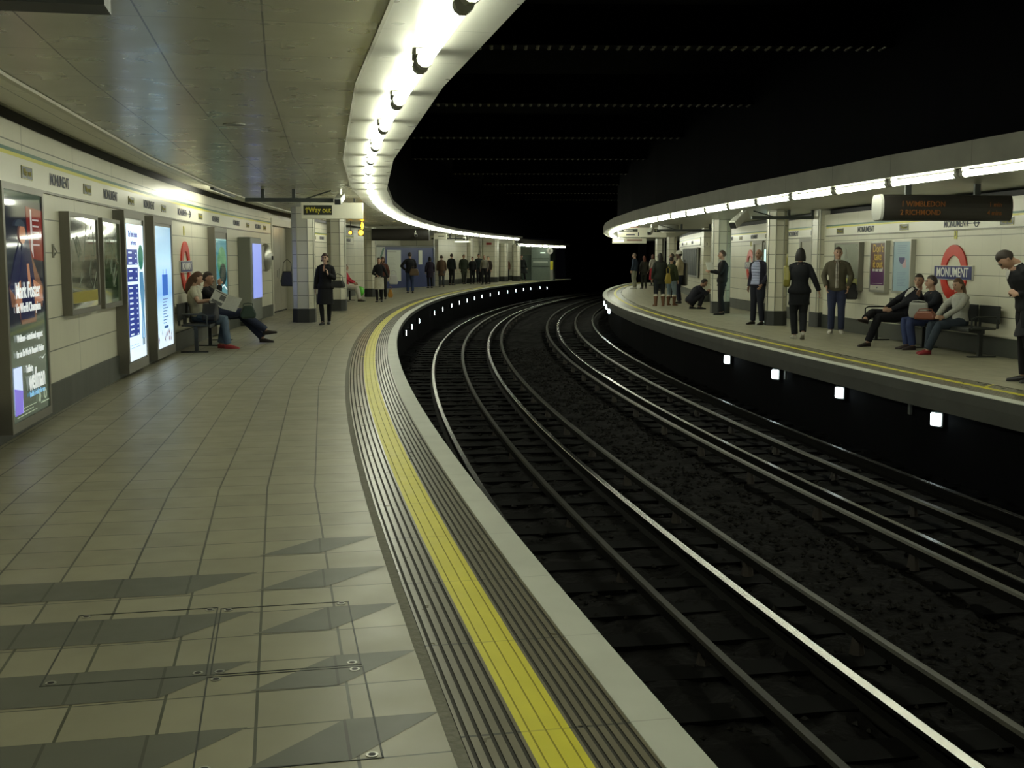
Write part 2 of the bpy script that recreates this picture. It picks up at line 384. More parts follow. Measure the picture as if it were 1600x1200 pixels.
# ------------------------------------------------------------------ right side walls and soffit
UR = 9.45
RF = lambda a, b: srange(a, b, 1.2, 0.3)
strip('wall_right', [(UR, 0.29), (UR, 2.50)], RF(6.0, 25.4), M_TILER, uvmode='z')
strip('baseboard_right', [(UR - 0.02, 0), (UR - 0.025, 0.29), (UR, 0.29)], RF(6.0, 25.4), M_SKIRT)
strip('trim_14', [(UR - 0.01, 2.50), (UR + 0.12, 2.50), (UR + 0.12, 2.60), (UR, 2.60)], RF(6.0, 25.4), M_BLACK)
vquad('wall_right_return', W2(25.4, UR), W2(25.4, 9.85), 0.29, 2.6, M_TILER)
vquad('baseboard_right_return', W2(25.38, UR - 0.02), W2(25.38, 9.85), 0, 0.29, M_SKIRT)
strip('wall_right_recess', [(9.85, 0.29), (9.85, 2.50)], RF(25.4, 62.0), M_TILER, uvmode='z')
strip('baseboard_right_recess', [(9.83, 0), (9.825, 0.29)], RF(25.4, 62.0), M_SKIRT)
strip('trim_15', [(9.84, 2.50), (9.84, 2.60)], RF(25.4, 62.0), M_BLACK)
strip('ceiling', [(6.34, 2.62), (10.9, 2.62)], FAC(3.0, 76, 8.2), M_CEILR)
strip('trim_16', [(6.345, 2.66), (6.345, 2.60), (6.30, 2.60), (6.30, 2.885), (6.40, 2.885)], FAC(3.0, 76, 8.2), M_FASC, uvmode='z')
# dark void above and beyond the tracks
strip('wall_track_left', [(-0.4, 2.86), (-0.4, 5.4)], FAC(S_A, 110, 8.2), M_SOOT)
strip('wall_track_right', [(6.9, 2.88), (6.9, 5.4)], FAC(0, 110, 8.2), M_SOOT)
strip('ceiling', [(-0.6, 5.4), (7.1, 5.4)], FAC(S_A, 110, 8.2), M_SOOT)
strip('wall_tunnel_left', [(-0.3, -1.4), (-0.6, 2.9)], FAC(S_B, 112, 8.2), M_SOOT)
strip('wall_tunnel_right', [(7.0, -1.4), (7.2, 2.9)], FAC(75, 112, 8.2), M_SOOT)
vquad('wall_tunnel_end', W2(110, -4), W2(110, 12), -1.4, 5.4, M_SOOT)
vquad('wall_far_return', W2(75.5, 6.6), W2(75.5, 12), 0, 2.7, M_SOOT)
# riveted girders crossing over the tracks, every 6.15 m
M_GIRD = mat('sooty girder', (0.004, 0.004, 0.004), 0.7, spec=0.05)
M_RIVET = mat('dull rivet steel', (0.34, 0.32, 0.23), 0.35, metal=0.5)
def girder(y0):
    r = empty('roof_girder', (3.0, y0, 4.5), 0.02, 'dark riveted girder crossing high over the tracks', 'girder', 'roof girders over the tracks')
    b = MB(); b.box((-6.0, -0.17, 0), (10.5, 0.17, 0.025)); b.box((-6.0, -0.012, 0.025), (10.5, 0.012, 0.55)); b.box((-6.0, -0.12, 0.55), (10.5, 0.12, 0.57))
    b.build('beam', M_GIRD, r)
    b = MB()
    for i in range(100):
        x = -5.9 + i * 0.163
        for y in (-0.12, -0.05, 0.05, 0.12): b.sphere((x, y, 0.0), (0.028, 0.028, 0.022), 6, 4)
    rv = b.build('rivet_rows', M_RIVET, r, smooth=True); rv['kind'] = 'stuff'
    return r
g0 = girder(16.7)
for k in (-1, 1, 2, 3, 4, 5, 6, 7):
    c = copy_tree(g0); c.location = (3.0 + (0.9 * max(0, k - 3)), 16.7 + 6.15 * k, 4.5)
# ------------------------------------------------------------------ track bed, sleepers, rails
def ballast(name, u0, u1, z0):
    b = MB(); nu = int((u1 - u0) / 0.16)
    rnd = random.Random(3); ss = [S_A + i * 0.22 for i in range(int((45 - S_A) / 0.22))] + [45 + i * 1.0 for i in range(66)]
    grid = [[pos(s_ + rnd.uniform(-.05, .05), u0 + (u1 - u0) * j / nu, z0 + rnd.uniform(-0.028, 0.028)) for j in range(nu + 1)] for s_ in ss]
    for i in range(len(ss) - 1):
        for j in range(nu):
            b.face([grid[i][j], grid[i + 1][j], grid[i + 1][j + 1], grid[i][j + 1]])
    o = b.build(name, M_BALL); tag(o, 'dark grimy stone ballast filling the track bed between the platforms', 'ballast', kind='stuff'); return o
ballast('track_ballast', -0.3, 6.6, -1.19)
def stones():
    b = MB(); rnd = random.Random(11)
    for i in range(5200):
        s_ = 1 + 34 * rnd.random() ** 1.3; u_ = rnd.choice((rnd.uniform(0.0, 6.4), rnd.uniform(2.7, 4.0)))
        c = pos(s_, u_, -1.175); r = rnd.uniform(0.018, 0.04); i0 = len(b.v)
        P = [c + Vector((r * rnd.uniform(.6, 1.3) * dx, r * rnd.uniform(.6, 1.3) * dy, r * rnd.uniform(.5, .9) * dz)) for dx, dy, dz in
             ((1, 0, 0), (0, 1, 0), (-1, 0, 0), (0, -1, 0), (0, 0, 1), (0, 0, -1))]
        b.v += [tuple(p) for p in P]
        for q in ((0, 1, 4), (1, 2, 4), (2, 3, 4), (3, 0, 4), (1, 0, 5), (2, 1, 5), (3, 2, 5), (0, 3, 5)):
            b.f.append(tuple(i0 + k for k in q)); b.m.append(0); b.uv.append([(0, 0)] * 3)
    o = b.build('ballast_stones', mat('loose ballast stone', (0.011, 0.010, 0.008), 0.7, noise=0.6, nscale=25, spec=0.1))
    tag(o, 'loose broken stones lying on the dark track bed', 'stones', kind='stuff')
stones()
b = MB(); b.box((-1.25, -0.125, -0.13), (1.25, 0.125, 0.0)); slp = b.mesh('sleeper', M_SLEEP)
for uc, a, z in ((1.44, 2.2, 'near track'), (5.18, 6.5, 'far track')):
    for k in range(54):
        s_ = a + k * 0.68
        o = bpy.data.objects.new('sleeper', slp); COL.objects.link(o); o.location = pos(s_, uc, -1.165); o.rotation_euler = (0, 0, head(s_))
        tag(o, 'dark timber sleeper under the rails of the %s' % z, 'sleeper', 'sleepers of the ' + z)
def rail(u, ztop, label, cat, cond=False):
    ss = srange(-4, 100, 1.5); h = 0.15
    if not cond:
        pr = [(-.065, -h), (-.065, -h + .012), (-.01, -h + .03), (-.01, -.045), (-.034, -.035), (-.034, -.006), (-.028, 0), (.028, 0), (.034, -.006), (.034, -.035), (.01, -.045), (.01, -h + .03), (.065, -h + .012), (.065, -h)]
        topk = (5, 6, 7)
    else:
        pr = [(-.038, -.09), (-.038, -.02), (-.026, 0), (.026, 0), (.038, -.02), (.038, -.09)]; topk = (1, 2, 3)
    name = 'conductor_rail' if cond else 'running_rail'
    r = empty(name, (0, 0, 0), 0, label, 'rail'); b = MB(); t = MB()
    for s0, s1 in zip(ss, ss[1:]):
        for k, (p, q) in enumerate(zip(pr, pr[1:])):
            tgt = t if k in topk else b
            tgt.face([pos(s0, u + p[0], ztop + p[1]), pos(s1, u + p[0], ztop + p[1]), pos(s1, u + q[0], ztop + q[1]), pos(s0, u + q[0], ztop + q[1])])
    bo = b.build('rail_web', M_RAILS, r); to = t.build('rail_head', M_COND if cond else M_RAILT, r)
    if cond:
        k = MB()
        for i in range(26):
            c = pos(3 + i * 2.04, u, 0); k.tube([(c.x, c.y, -1.19), (c.x, c.y, ztop - 0.085)], [0.06, 0.035], 8)
        k.build('insulator_pots', M_INS, r)['kind'] = 'stuff'
    return r
ZR = -1.03
rail(0.73, ZR, 'steel running rail closest to the near platform edge', 'rail')
rail(1.45, ZR + 0.04, 'dull conductor rail down the middle of the near track', 'rail', True)
rail(2.165, ZR, 'brightly gleaming running rail on the outer side of the near track', 'rail')
rail(2.56, ZR + 0.075, 'dull outer conductor rail of the near track, beside the gleaming rail', 'rail', True)
rail(4.10, ZR + 0.075, 'outer conductor rail of the far track, next to the dark middle gap', 'rail', True)
rail(4.50, ZR, 'running rail of the far track nearest the middle gap', 'rail')
rail(5.18, ZR + 0.04, 'conductor rail down the middle of the far track', 'rail', True)
rail(5.88, ZR, 'running rail of the far track closest to the far platform', 'rail')

# ------------------------------------------------------------------ fluorescent tubes
def tube_fixture(length):
    r = empty('fluorescent_light', (0, 0, 0)); b = MB()
    b.tube([(0, -length / 2 + 0.13, 0), (0, length / 2 - 0.13, 0)], 0.038, 10); b.build('tube', M_TUBE, r, smooth=True)
    for sg in (-1, 1):
        b = MB(); y = sg * (length / 2 - 0.10)
        b.tube([(0, y - 0.04, 0), (0, y + 0.04, 0)], 0.048, 10); b.box((-0.05, y - 0.03, 0.03), (0.05, y + 0.03, 0.062)); b.build('end_holder', mat('holder grey', (.35, .35, .31), .5), r)
    return r
tl = tube_fixture(1.72); first = True
GL = 'fluorescent tubes along the near soffit'; k = 0
s_ = 3.4 - 1.72 * 4 + 0.86
while s_ < 71.5:
    o = tl if first else copy_tree(tl); first = False
    o.location = pos(s_, -0.44, 2.685); o.rotation_euler = (0, 0, head(s_))
    tag(o, 'glowing fluorescent tube in the curved row under the near platform soffit', 'light', GL); s_ += 1.72
s_ = 73.0
while s_ < 86:
    o = copy_tree(tl); o.location = pos(s_, -0.44, 2.33); o.rotation_euler = (0, 0, head(s_))
    tag(o, 'glowing tube in the short lower row at the far end of the near platform', 'light', 'lower tubes at the far platform end'); s_ += 1.72
tr = tube_fixture(1.91); first = True; s_ = 13.05 - 1.91 * 5 + 0.955
while s_ < 74:
    o = tr if first else copy_tree(tr); first = False
    o.location = pos(s_, 6.62, 2.555); o.rotation_euler = (0, 0, head(s_))
    tag(o, 'glowing fluorescent tube in the curved row under the concrete fascia opposite', 'light', 'fluorescent tubes along the far soffit'); s_ += 1.91
# trackside lamps below the platform edges
def track_lamp():
    r = empty('trackside_lamp', (0, 0, 0)); b = MB()
    b.box((-0.09, 0.0, -0.10), (0.09, 0.06, 0.10)); b.build('lamp_housing', M_DSTEEL, r, bevel=0.01)
    b = MB(); b.box((-0.075, -0.03, -0.08), (0.075, 0.0, 0.08)); b.build('lens', M_LAMPW, r, bevel=0.02)
    return r
t0 = track_lamp(); first = True
for s_, z in ((33.26, -.6), (35.6, -.56), (38.54, -.54), (44.03, -.54), (46.87, -.52), (49.86, -.49), (52.4, -.47), (54.9, -.46), (57.3, -.44), (59.7, -.43), (62.3, -.42), (64.9, -.42), (67.65, -.42), (70.2, -.42), (72.5, -.41), (74.7, -.41), (77.5, -.43), (79.6, -.5)):
    o = t0 if first else copy_tree(t0); first = False
    o.location = pos(s_, -0.24, z); o.rotation_euler = (0, 0, head(s_) + PI / 2 + 0.5)
    tag(o, 'small white lamp in the row on the dark side of the near platform', 'lamp', 'white lamps along the near platform side')
for s_, lab in ((13.13, 'nearest white square lamp below the far platform edge'), (16.12, 'second white lamp from the right below the far platform edge'),
              (18.98, 'third white lamp from the right below the far platform edge'), (22.0, 'fourth white lamp from the right below the far platform edge, smallest of the spaced four'),
              (41.5, 'lowest of the three clustered white lamps at the bend of the far platform'), (43.39, 'middle of the three clustered white lamps at the bend of the far platform'),
              (45.44, 'top one of the three clustered white lamps at the bend of the far platform')):
    o = copy_tree(t0); o.location = pos(s_, 6.47 if s_ < 40 else 6.33, -0.44 + (0.09 if s_ > 40 else 0) + (0.08 if s_ > 43 else 0) + (.06 if s_ > 45 else 0)); o.rotation_euler = (0, 0, head(s_) - PI / 2 + 0.45)
    tag(o, lab, 'lamp')
for s_, z, lab in ((13.93, -.39, 'small pale marker plate between the two nearest lamps of the far platform side'), (18.61, -.40, 'small pale marker plate just right of the third lamp'),
                   (23.87, -.22, 'small pale marker plate far along under the far platform edge')):
    r = wallroot('marker_plate', s_, 6.53, 'R', lab, 'plate', z=z); b = MB(); b.box((-0.03, -0.03, -0.09), (0.03, 0, 0.09)); b.build('plate', mat('dirty pale plate', (0.13, 0.14, 0.13), 0.6), r)

# ------------------------------------------------------------------ friezes with station name
def frieze(s0, s1, u, side, z0, z1, label, items, name='station_name_frieze', end_cap=False):
    """curved enamel board with stripes; items = [(kind, s)]"""
    sg = 1 if side == 'L' else -1; uu = u + sg * 0.02; sm = (s0 + s1) / 2
    r = empty(name, (0, 0, 0), 0, label, 'sign'); ss = srange(s0, s1, 0.9)
    def part(nm, za, zb, d, m):
        b = MB()
        for a, c in zip(ss, ss[1:]):
            ua = uu + sg * d
            b.face([pos(a, ua, za), pos(c, ua, za), pos(c, ua, zb), pos(a, ua, zb)], 0, [(a, za), (c, za), (c, zb), (a, zb)])
            b.face([pos(a, ua, za), pos(c, ua, za), pos(c, u, za), pos(a, u, za)]); b.face([pos(a, ua, zb), pos(c, ua, zb), pos(c, u, zb), pos(a, u, zb)])
        for e in (ss[0], ss[-1]): b.face([pos(e, uu + sg * d, za), pos(e, u, za), pos(e, u, zb), pos(e, uu + sg * d, zb)])
        return b.build(nm, m, r)
    part('board', z0, z1, 0, M_SIGNW)
    part('yellow_stripe', z1 - 0.065, z1 - 0.032, 0.002, M_YSTR); part('green_stripe', z1 - 0.032, z1, 0.003, M_GREEN)
    part('bottom_rail', z0 - 0.022, z0, 0.012, M_FRAME)
    zm = (z0 + z1 - 0.06) / 2
    for kind, s_ in items:
        n = 'name_lettering' if kind in ('M', 'A') else 'way_out_plaque'
        rz = head(s_) + (PI / 2 if side == 'L' else -PI / 2); p = pos(s_, uu + sg * 0.004, zm)
        if kind in ('M', 'A'):
            o = bpy.data.objects.new('name_lettering', text_mesh('MONUMENT', 0.165, 0.88, M_TXTD)); COL.objects.link(o); o.parent = r; o.location = p; o.rotation_euler = (0, 0, rz)
            if kind == 'A':
                q = MB(); q.box((-0.16, -.003, -.008), (0.02, 0, .008)); q.prism([(-0.16, 0), (-0.10, 0.045), (-0.085, 0.04), (-0.13, 0), (-0.085, -0.04), (-0.10, -0.045)], -.003, 0)
                q.box((0.06, -.003, -.012), (0.28, 0, .012)); q.tube([(0.17 + .06 * math.cos(t * PI / 8), -0.001, .06 * math.sin(t * PI / 8)) for t in range(17)], 0.008, 4)
                oo = q.build('arrow_mark', M_TXTD, r); oo.location = pos(s_ + sg * 0.55, uu + sg * 0.004, zm); oo.rotation_euler = (0, 0, rz)
        else:
            q = MB(); q.box((-0.19, -0.004, -0.058), (0.19, 0.004, 0.058)); o = q.build('way_out_plaque', M_SIGNB, r); o.location = p; o.rotation_euler = (0, 0, rz)
            text('Way out', 0.085, -0.0, -0.006, 0, o, mat('dim yellow lettering', (.33, .29, .03), .5), 0.95)
            q = MB(); 
            for (x0, x1, za, zb) in ((-.19, .19, .054, .058), (-.19, .19, -.058, -.054), (-.19, -.187, -.05, .05), (.187, .19, -.05, .05)): q.box((x0, -.005, za), (x1, 0, zb))
            q.build('plaque_border', M_YSTR, o)
    return r
itL = []
for k in range(-3, 3): itL += [('W', 11.2 + 2.57 * k), ('M', 12.48 + 2.57 * k)]
itL = [i for i in itL if i[1] < 18.5] + [('M', 17.7), ('W', 18.75), ('A', 20.4), ('W', 22.2), ('M', 23.9), ('M', 26.4), ('W', 27.9), ('M', 29.3), ('W', 30.3)]
seen = set(); itL2 = []
for i in sorted(set(itL), key=lambda t: t[1]):
    if itL2 and i[1] - itL2[-1][1] < 0.9: continue
    itL2.append(i)
frieze(S_A, 31.2, UL, 'L', 2.20, 2.507, 'long white station name band with green and yellow stripes on the near wall', itL2)
frieze(35.5, 47.4, -3.95, 'L', 2.12, 2.43, 'white station name band seen between and beyond the two tiled columns', [('W', 37), ('M', 38.5), ('W', 40.0), ('M', 41.3), ('W', 42.6), ('M', 43.9), ('W', 45.2), ('M', 46.4)])
frieze(7.0, 25.0, UR, 'R', 2.035, 2.265, 'white station name band on the far platform wall behind the seated group', [('M', 10.6), ('M', 12.9), ('M', 15.2), ('W', 16.9), ('A', 18.6), ('W', 20.7), ('M', 22.6), ('W', 23.2 + .9), ('M', 14.0 - 4.2)][:8])
frieze(26.3, 30.2, 9.85, 'R', 2.05, 2.30, 'short boxed piece of name band behind the square tiled column', [('W', 27.2), ('M', 28.9)])
frieze(30.8, 38.5, 9.85, 'R', 2.05, 2.30, 'name band behind the bald man, between the tiled columns opposite', [('W', 31.6), ('M', 33.2), ('W', 35.1), ('M', 36.8)])
frieze(44.0, 60.0, 9.85, 'R', 2.05, 2.32, 'name band far along the platform opposite, above the striped panel', [('M', 47), ('W', 50), ('M', 53), ('M', 57)])

# ------------------------------------------------------------------ posters and frames on the walls
def frame_parts(r, w, z0, z1, depth=0.12, fr=0.06, m=M_FRAME, side_m=None):
    b = MB(); b.box((-w / 2, -depth, z0), (w / 2, 0, z1)); b.build('case', side_m or m, r)
    b = MB(); y0, y1 = -depth - 0.015, -depth
    b.box((-w / 2, y0, z0), (-w / 2 + fr, y1, z1)); b.box((w / 2 - fr, y0, z0), (w / 2, y1, z1))
    b.box((-w / 2 + fr, y0, z0), (w / 2 - fr, y1, z0 + fr * 1.3)); b.box((-w / 2 + fr, y0, z1 - fr), (w / 2 - fr, y1, z1))
    b.build('frame', m, r)
def rect(b, x0, x1, z0, z1, y, mi=0): b.box((x0, y - 0.0012, z0), (x1, y + 0.0002, z1), mi); return b
def poly(b, pts, y, mi=0): b.prism(pts, y - 0.0012, y + 0.0002, mi); return b
def lit(name, col, e=1.0, rough=0.05): return mat(name, col, rough, emit=col, estr=e)
# 1 big dark poster, cut by the left frame edge
def big_dark_poster():
    s0, s1 = 9.98, 11.30; w = s1 - s0 + .1
    r = wallroot('illuminated_poster', (s0 + s1) / 2 - .03, UL, 'L', 'tall dark lit poster with a portrait, partly cut by the left picture edge', 'poster')
    frame_parts(r, w, 0.09, 2.175, 0.12, 0.06, M_FRAME)
    y = -0.1215; L_ = -w / 2 + 0.06; R_ = w / 2 - 0.06; Wd = R_ - L_
    b = MB(); rect(b, L_, R_, 0.17, 2.115, y); sh = b.build('poster_sheet', lit('poster deep green', (0.028, 0.042, 0.028), 1.0), r)
    def X(f): return L_ + Wd * f
    b = MB(); y -= 0.002
    poly(b, [(X(0), 0.96), (X(1), 1.06), (X(1), 2.05), (X(0), 2.05)], y); b.build('photo_ground', lit('poster near black', (0.012, 0.014, 0.02), 1.0), sh)
    b = MB(); y -= 0.002
    poly(b, [(X(.60), 1.55), (X(1), 1.52), (X(1), 1.98), (X(.55), 2.0)], y); b.build('red_flag_shape', lit('poster red', (0.11, 0.012, 0.010), 1.0), sh)
    b = MB()
    for i in range(5): rect(b, X(.72), X(.90), 1.66 + i * .055, 1.675 + i * .055, y - .001)
    poly(b, [(X(.66), 1.98), (X(.70), 1.98), (X(.72), 1.55), (X(.66), 1.62)], y - .001)
    b.build('pale_bars', lit('poster pale', (0.35, 0.33, 0.32), 0.8), sh)
    # swimmer figure: dark torso suit, skin tones
    b = MB(); y -= 0.0025
    poly(b, [(X(.05), 1.30), (X(.18), 1.42), (X(.38), 1.60), (X(.50), 1.62), (X(.62), 1.60), (X(.80), 1.42), (X(.95), 1.28), (X(.90), 1.10), (X(.78), 1.16), (X(.70), .98), (X(.32), .98), (X(.26), 1.14), (X(.10), 1.14)], y)
    b.build('figure_torso', lit('poster skin dark', (0.13, 0.065, 0.04), 0.9), sh)
    b = MB(); y -= 0.002
    poly(b, [(X(.30), 1.02), (X(.26), 1.34), (X(.36), 1.56), (X(.46), 1.75), (X(.58), 1.72), (X(.64), 1.56), (X(.72), 1.30), (X(.66), 1.02)], y)
    poly(b, [(X(.05), 1.30), (X(.22), 1.55), (X(.34), 1.68), (X(.40), 1.56), (X(.28), 1.34), (X(.20), 1.22)], y)
    b.build('figure_suit', lit('poster navy', (0.012, 0.013, 0.035), 1.0), sh)
    b = MB(); y -= 0.002
    poly(b, [(X(.42 + .085 * math.cos(t)), 1.755 + .085 * math.sin(t)) for t in [i * PI / 6 for i in range(12)]], y)
    poly(b, [(X(.50), 1.50), (X(.56), 1.50), (X(.60), 1.28), (X(.53), 1.28)], y)
    poly(b, [(X(.18), 1.30), (X(.32), 1.36), (X(.34), 1.14), (X(.20), 1.08)], y); poly(b, [(X(.66), 1.36), (X(.88), 1.30), (X(.92), 1.16), (X(.68), 1.14)], y)
    b.build('figure_skin', lit('poster skin', (0.30, 0.14, 0.08), 0.9), sh)
    b = MB(); poly(b, [(X(.36 + .13 * math.cos(t)), 1.82 + .06 * math.sin(t)) for t in [i * PI / 6 for i in range(7)]], y - .002); b.build('swim_cap', lit('poster cap', (0.03, 0.04, 0.05), 1), sh)
    WH = lit('poster white ink', (0.62, 0.66, 0.64), 0.9, 0.4); BL = lit('poster blue ink', (0.20, 0.42, 0.62), 0.9, 0.4); y -= .003
    text('Mark Foster', 0.195, X(.5), y, 1.335 - .07, r, WH, 0.88); text('6x World Champion', 0.115, X(.5), y, 1.12, r, WH, 0.88)
    text('Wellman - nutritional support', 0.086, X(.5), y, 0.865, r, WH, 0.86); text('for an 8x World Record Holder', 0.086, X(.5), y, 0.735, r, WH, 0.86)
    text('Tablets', 0.09, X(.44), y, 0.585, r, WH, 0.9); text('wellman', 0.27, X(.64), y, 0.475, r, WH, 0.66)
    text('health & vitality for men', 0.068, X(.64), y, 0.355, r, BL, 0.85)
    b = MB(); poly(b, [(X(.74), .665), (X(.79), .65), (X(.84), .65), (X(.90), .668), (X(.82), .632)], y); b.build('wing_mark', WH, sh)
    b = MB(); rect(b, X(.03), X(.24), 0.23, 0.63, y); pk = b.build('pack_picture', lit('poster pack white', (0.50, 0.60, 0.85), 0.9), sh)
    b = MB(); poly(b, [(X(.03), .23), (X(.22), .23), (X(.24), .42), (X(.03), .46)], y - .002); b.build('pack_purple', lit('poster purple', (0.16, 0.12, 0.55), 0.9), pk)
    b = MB()
    for i in range(3): rect(b, X(.07), X(.60 - .1 * (i % 2)), 0.205 + i * .028, 0.211 + i * .028, y)
    rect(b, X(.72), X(.95), .235, .245, y)
    b.tube([(X(.85 + .03 * math.cos(t)), y, .31 + .045 * math.sin(t)) for t in [i * PI / 6 for i in range(13)]], .005, 4); b.tube([(X(.68), y, .26), (X(.70), y, .31), (X(.68), y, .36)], .008, 4)
    b.build('small_print', lit('poster small print', (0.3, 0.36, 0.26), .8, .4), sh)
big_dark_poster()
# 2, 3 framed glazed maps (dark, reflective)
def glazed(s0, s1, z0, z1, label, tint, foot=None, u=UL, side='L', name='framed_map', fr=.045, depth=.09, lines=True, cat='poster'):
    r = wallroot(name, (s0 + s1) / 2, u, side, label, cat); w = abs(s1 - s0)
    frame_parts(r, w, z0, z1, depth, fr)
    b = MB(); rect(b, -w / 2 + fr, w / 2 - fr, z0 + fr * 1.3, z1 - fr, -depth - .0015)
    sh = b.build('sheet', mat('map sheet ' + label[:14], tint, 0.06, noise=.25, nscale=6, spec=0.8, coat=1.0), r)
    if lines:
        rnd = random.Random(int(s0 * 10)); b = MB(); h = z1 - z0
        for i in range(9):
            x = rnd.uniform(-w / 2 + fr * 2, w / 2 - fr * 2); z = rnd.uniform(z0 + .3, z1 - .15); pts = [(x, -depth - .003, z)]
            for j in range(4):
                x = max(-w / 2 + fr * 1.5, min(w / 2 - fr * 1.5, x + rnd.uniform(-.2, .2))); z = max(z0 + .25, min(z1 - .1, z + rnd.uniform(-.25, .25))); pts.append((x, -depth - .003, z))
            b.tube(pts, .0035, 4)
        b.build('map_lines', mat('map line ink', (.24, .27, .22), .5), sh)
    if foot:
        b = MB(); rect(b, -w / 2 + fr + .04, w / 2 - fr - .06, z0 + .12, z0 + .24, -depth - .0035); b.build('foot_band', foot, sh)
    return r
glazed(12.45, 13.90, .95, 2.03, 'wide glazed map with a yellow strip at its foot, right of the dark poster', (.17, .18, .14), mat('ochre strip', (.35, .29, .02), .3))
glazed(14.10, 15.15, .95, 2.02, 'narrow green glazed map squeezed between the wide map and the blue lit poster', (.06, .12, .05))
# 4 white-blue lit timetable poster
def lit_list_poster():
    s0, s1 = 15.10 + .1, 16.60; w = s1 - s0
    r = wallroot('illuminated_poster', (s0 + s1) / 2, UL, 'L', 'tall white lit poster listing blue boxes of text beside a blue figure', 'poster')
    frame_parts(r, w, .06, 2.155, .13, .09); L_ = -w / 2 + .09; R_ = w / 2 - .09; W_ = R_ - L_; X = lambda f: L_ + W_ * f; y = -.132
    b = MB(); rect(b, L_, R_, .20, 1.99, y); sh = b.build('lit_sheet', mat('lit white sheet', (.7, .85, 1), .15, emit=(.72, .88, 1.0), estr=.95), r)
    b = MB(); rect(b, L_, R_, 1.99, 2.06, y); b.build('dark_header', M_GLASS, r)
    BL = lit('lit blue ink', (.02, .045, .30), .7, .2); b = MB(); y -= .002
    for za, zb in ((1.46, 1.66), (1.24, 1.42), (.52, 1.20)): rect(b, X(.05), X(.62), za, zb, y)
    b.build('text_blocks', BL, sh)
    b = MB(); y2 = y - .002
    for za, zb, n in ((1.46, 1.66, 3), (1.24, 1.42, 2), (.52, 1.20, 10)):
        for i in range(n):
            z = zb - .03 - i * (zb - za) / n; rect(b, X(.12), X(.30), z - .022, z, y2); rect(b, X(.50), X(.56), z - .03, z - .012, y2)
    b.build('text_lines', mat('lit white print', (.8, .85, .9), .4, emit=(.6, .75, .9), estr=.8), sh)
    text('The New Lessons', .115, X(.40), y, 1.86, r, BL, .75); text('for the eyes', .09, X(.42), y, 1.75, r, BL, .8)
    b = MB(); poly(b, [(X(.82 + .15 * math.cos(t)), 1.56 + .17 * math.sin(t)) for t in [i * PI / 8 for i in range(16)]], y); b.build('green_globe', lit('lit green', (.05, .22, .16), .7), sh)
    b = MB(); poly(b, [(X(.72), 1.36), (X(.92), 1.36), (X(.98), 1.1), (X(.93), .80), (X(.95), .45), (X(.90), .45), (X(.86), .78), (X(.82), .45), (X(.76), .45), (X(.80), .80), (X(.72), 1.1)], y)
    b.build('blue_figure', lit('lit mid blue', (.10, .28, .50), .7), sh)
    b = MB()
    for i in range(2): rect(b, X(.08), X(.55 + .1 * i), .40 - i * .035, .406 - i * .035, y)
    rect(b, X(.78), X(.92), .36, .46, y); b.build('small_print', lit('lit grey ink', (.25, .35, .45), .7), sh)
lit_list_poster()
def lit_sky_poster():
    s0, s1 = 17.25, 18.78; w = s1 - s0
    r = wallroot('illuminated_poster', (s0 + s1) / 2, UL, 'L', 'tall pale blue lit poster of a sky with small figures at its foot', 'poster')
    frame_parts(r, w, .06, 2.155, .13, .09); L_ = -w / 2 + .10; R_ = w / 2 - .10; W_ = R_ - L_; X = lambda f: L_ + W_ * f; y = -.132
    m = bpy.data.materials.new('lit sky sheet'); m.use_nodes = True; nt = m.node_tree; bs = nt.nodes['Principled BSDF']; bs.inputs['Roughness'].default_value = .12
    tc = nt.nodes.new('ShaderNodeTexCoord'); sp = nt.nodes.new('ShaderNodeSeparateXYZ'); mr = nt.nodes.new('ShaderNodeMapRange'); mr.inputs[1].default_value = .2; mr.inputs[2].default_value = 2.0
    cr = nt.nodes.new('ShaderNodeValToRGB'); e = cr.color_ramp.elements; e[0].color = (.75, .88, 1, 1); e[1].color = (.18, .36, .55, 1)
    for p_, c_ in ((.3, (.55, .80, 1, 1)), (.45, (.25, .50, .85, 1)), (.7, (.50, .75, .95, 1))): q = e.new(p_); q.color = c_
    nt.links.new(tc.outputs['Object'], sp.inputs[0]); nt.links.new(sp.outputs[2], mr.inputs[0]); nt.links.new(mr.outputs[0], cr.inputs[0])
    nt.links.new(cr.outputs[0], bs.inputs['Base Color']); nt.links.new(cr.outputs[0], bs.inputs['Emission Color']); bs.inputs['Emission Strength'].default_value = .9
    b = MB(); rect(b, L_, R_, .20, 2.02, y); sh = b.build('lit_sheet', m, r); y -= .002
    BL = lit('lit bright blue', (.03, .14, .55), .8, .2); b = MB(); rect(b, X(.38), X(.72), .98, 1.30, y); rect(b, X(.44), X(.46), 1.30, 1.38, y); rect(b, X(.62), X(.64), 1.30, 1.38, y)
    b.build('blue_sign_picture', BL, sh)
    b = MB()
    for i in range(9): rect(b, X(.38), X(.70 - .06 * (i % 3)), .92 - i * .045, .932 - i * .045, y)
    rect(b, X(.42), X(.68), .48, .52, y); b.build('text_lines', lit('lit navy print', (.05, .12, .30), .8, .2), sh)
    b = MB(); rnd = random.Random(5)
    for i in range(12):
        x = rnd.uniform(.05, .92); z = .40 + rnd.uniform(-.06, .08); poly(b, [(X(x), z), (X(x + .03), z - .07), (X(x + .015), z - .10), (X(x - .015), z - .06)], y)
    b.build('small_figures', lit('lit dusty red', (.20, .08, .12), .7), sh)
lit_sky_poster()
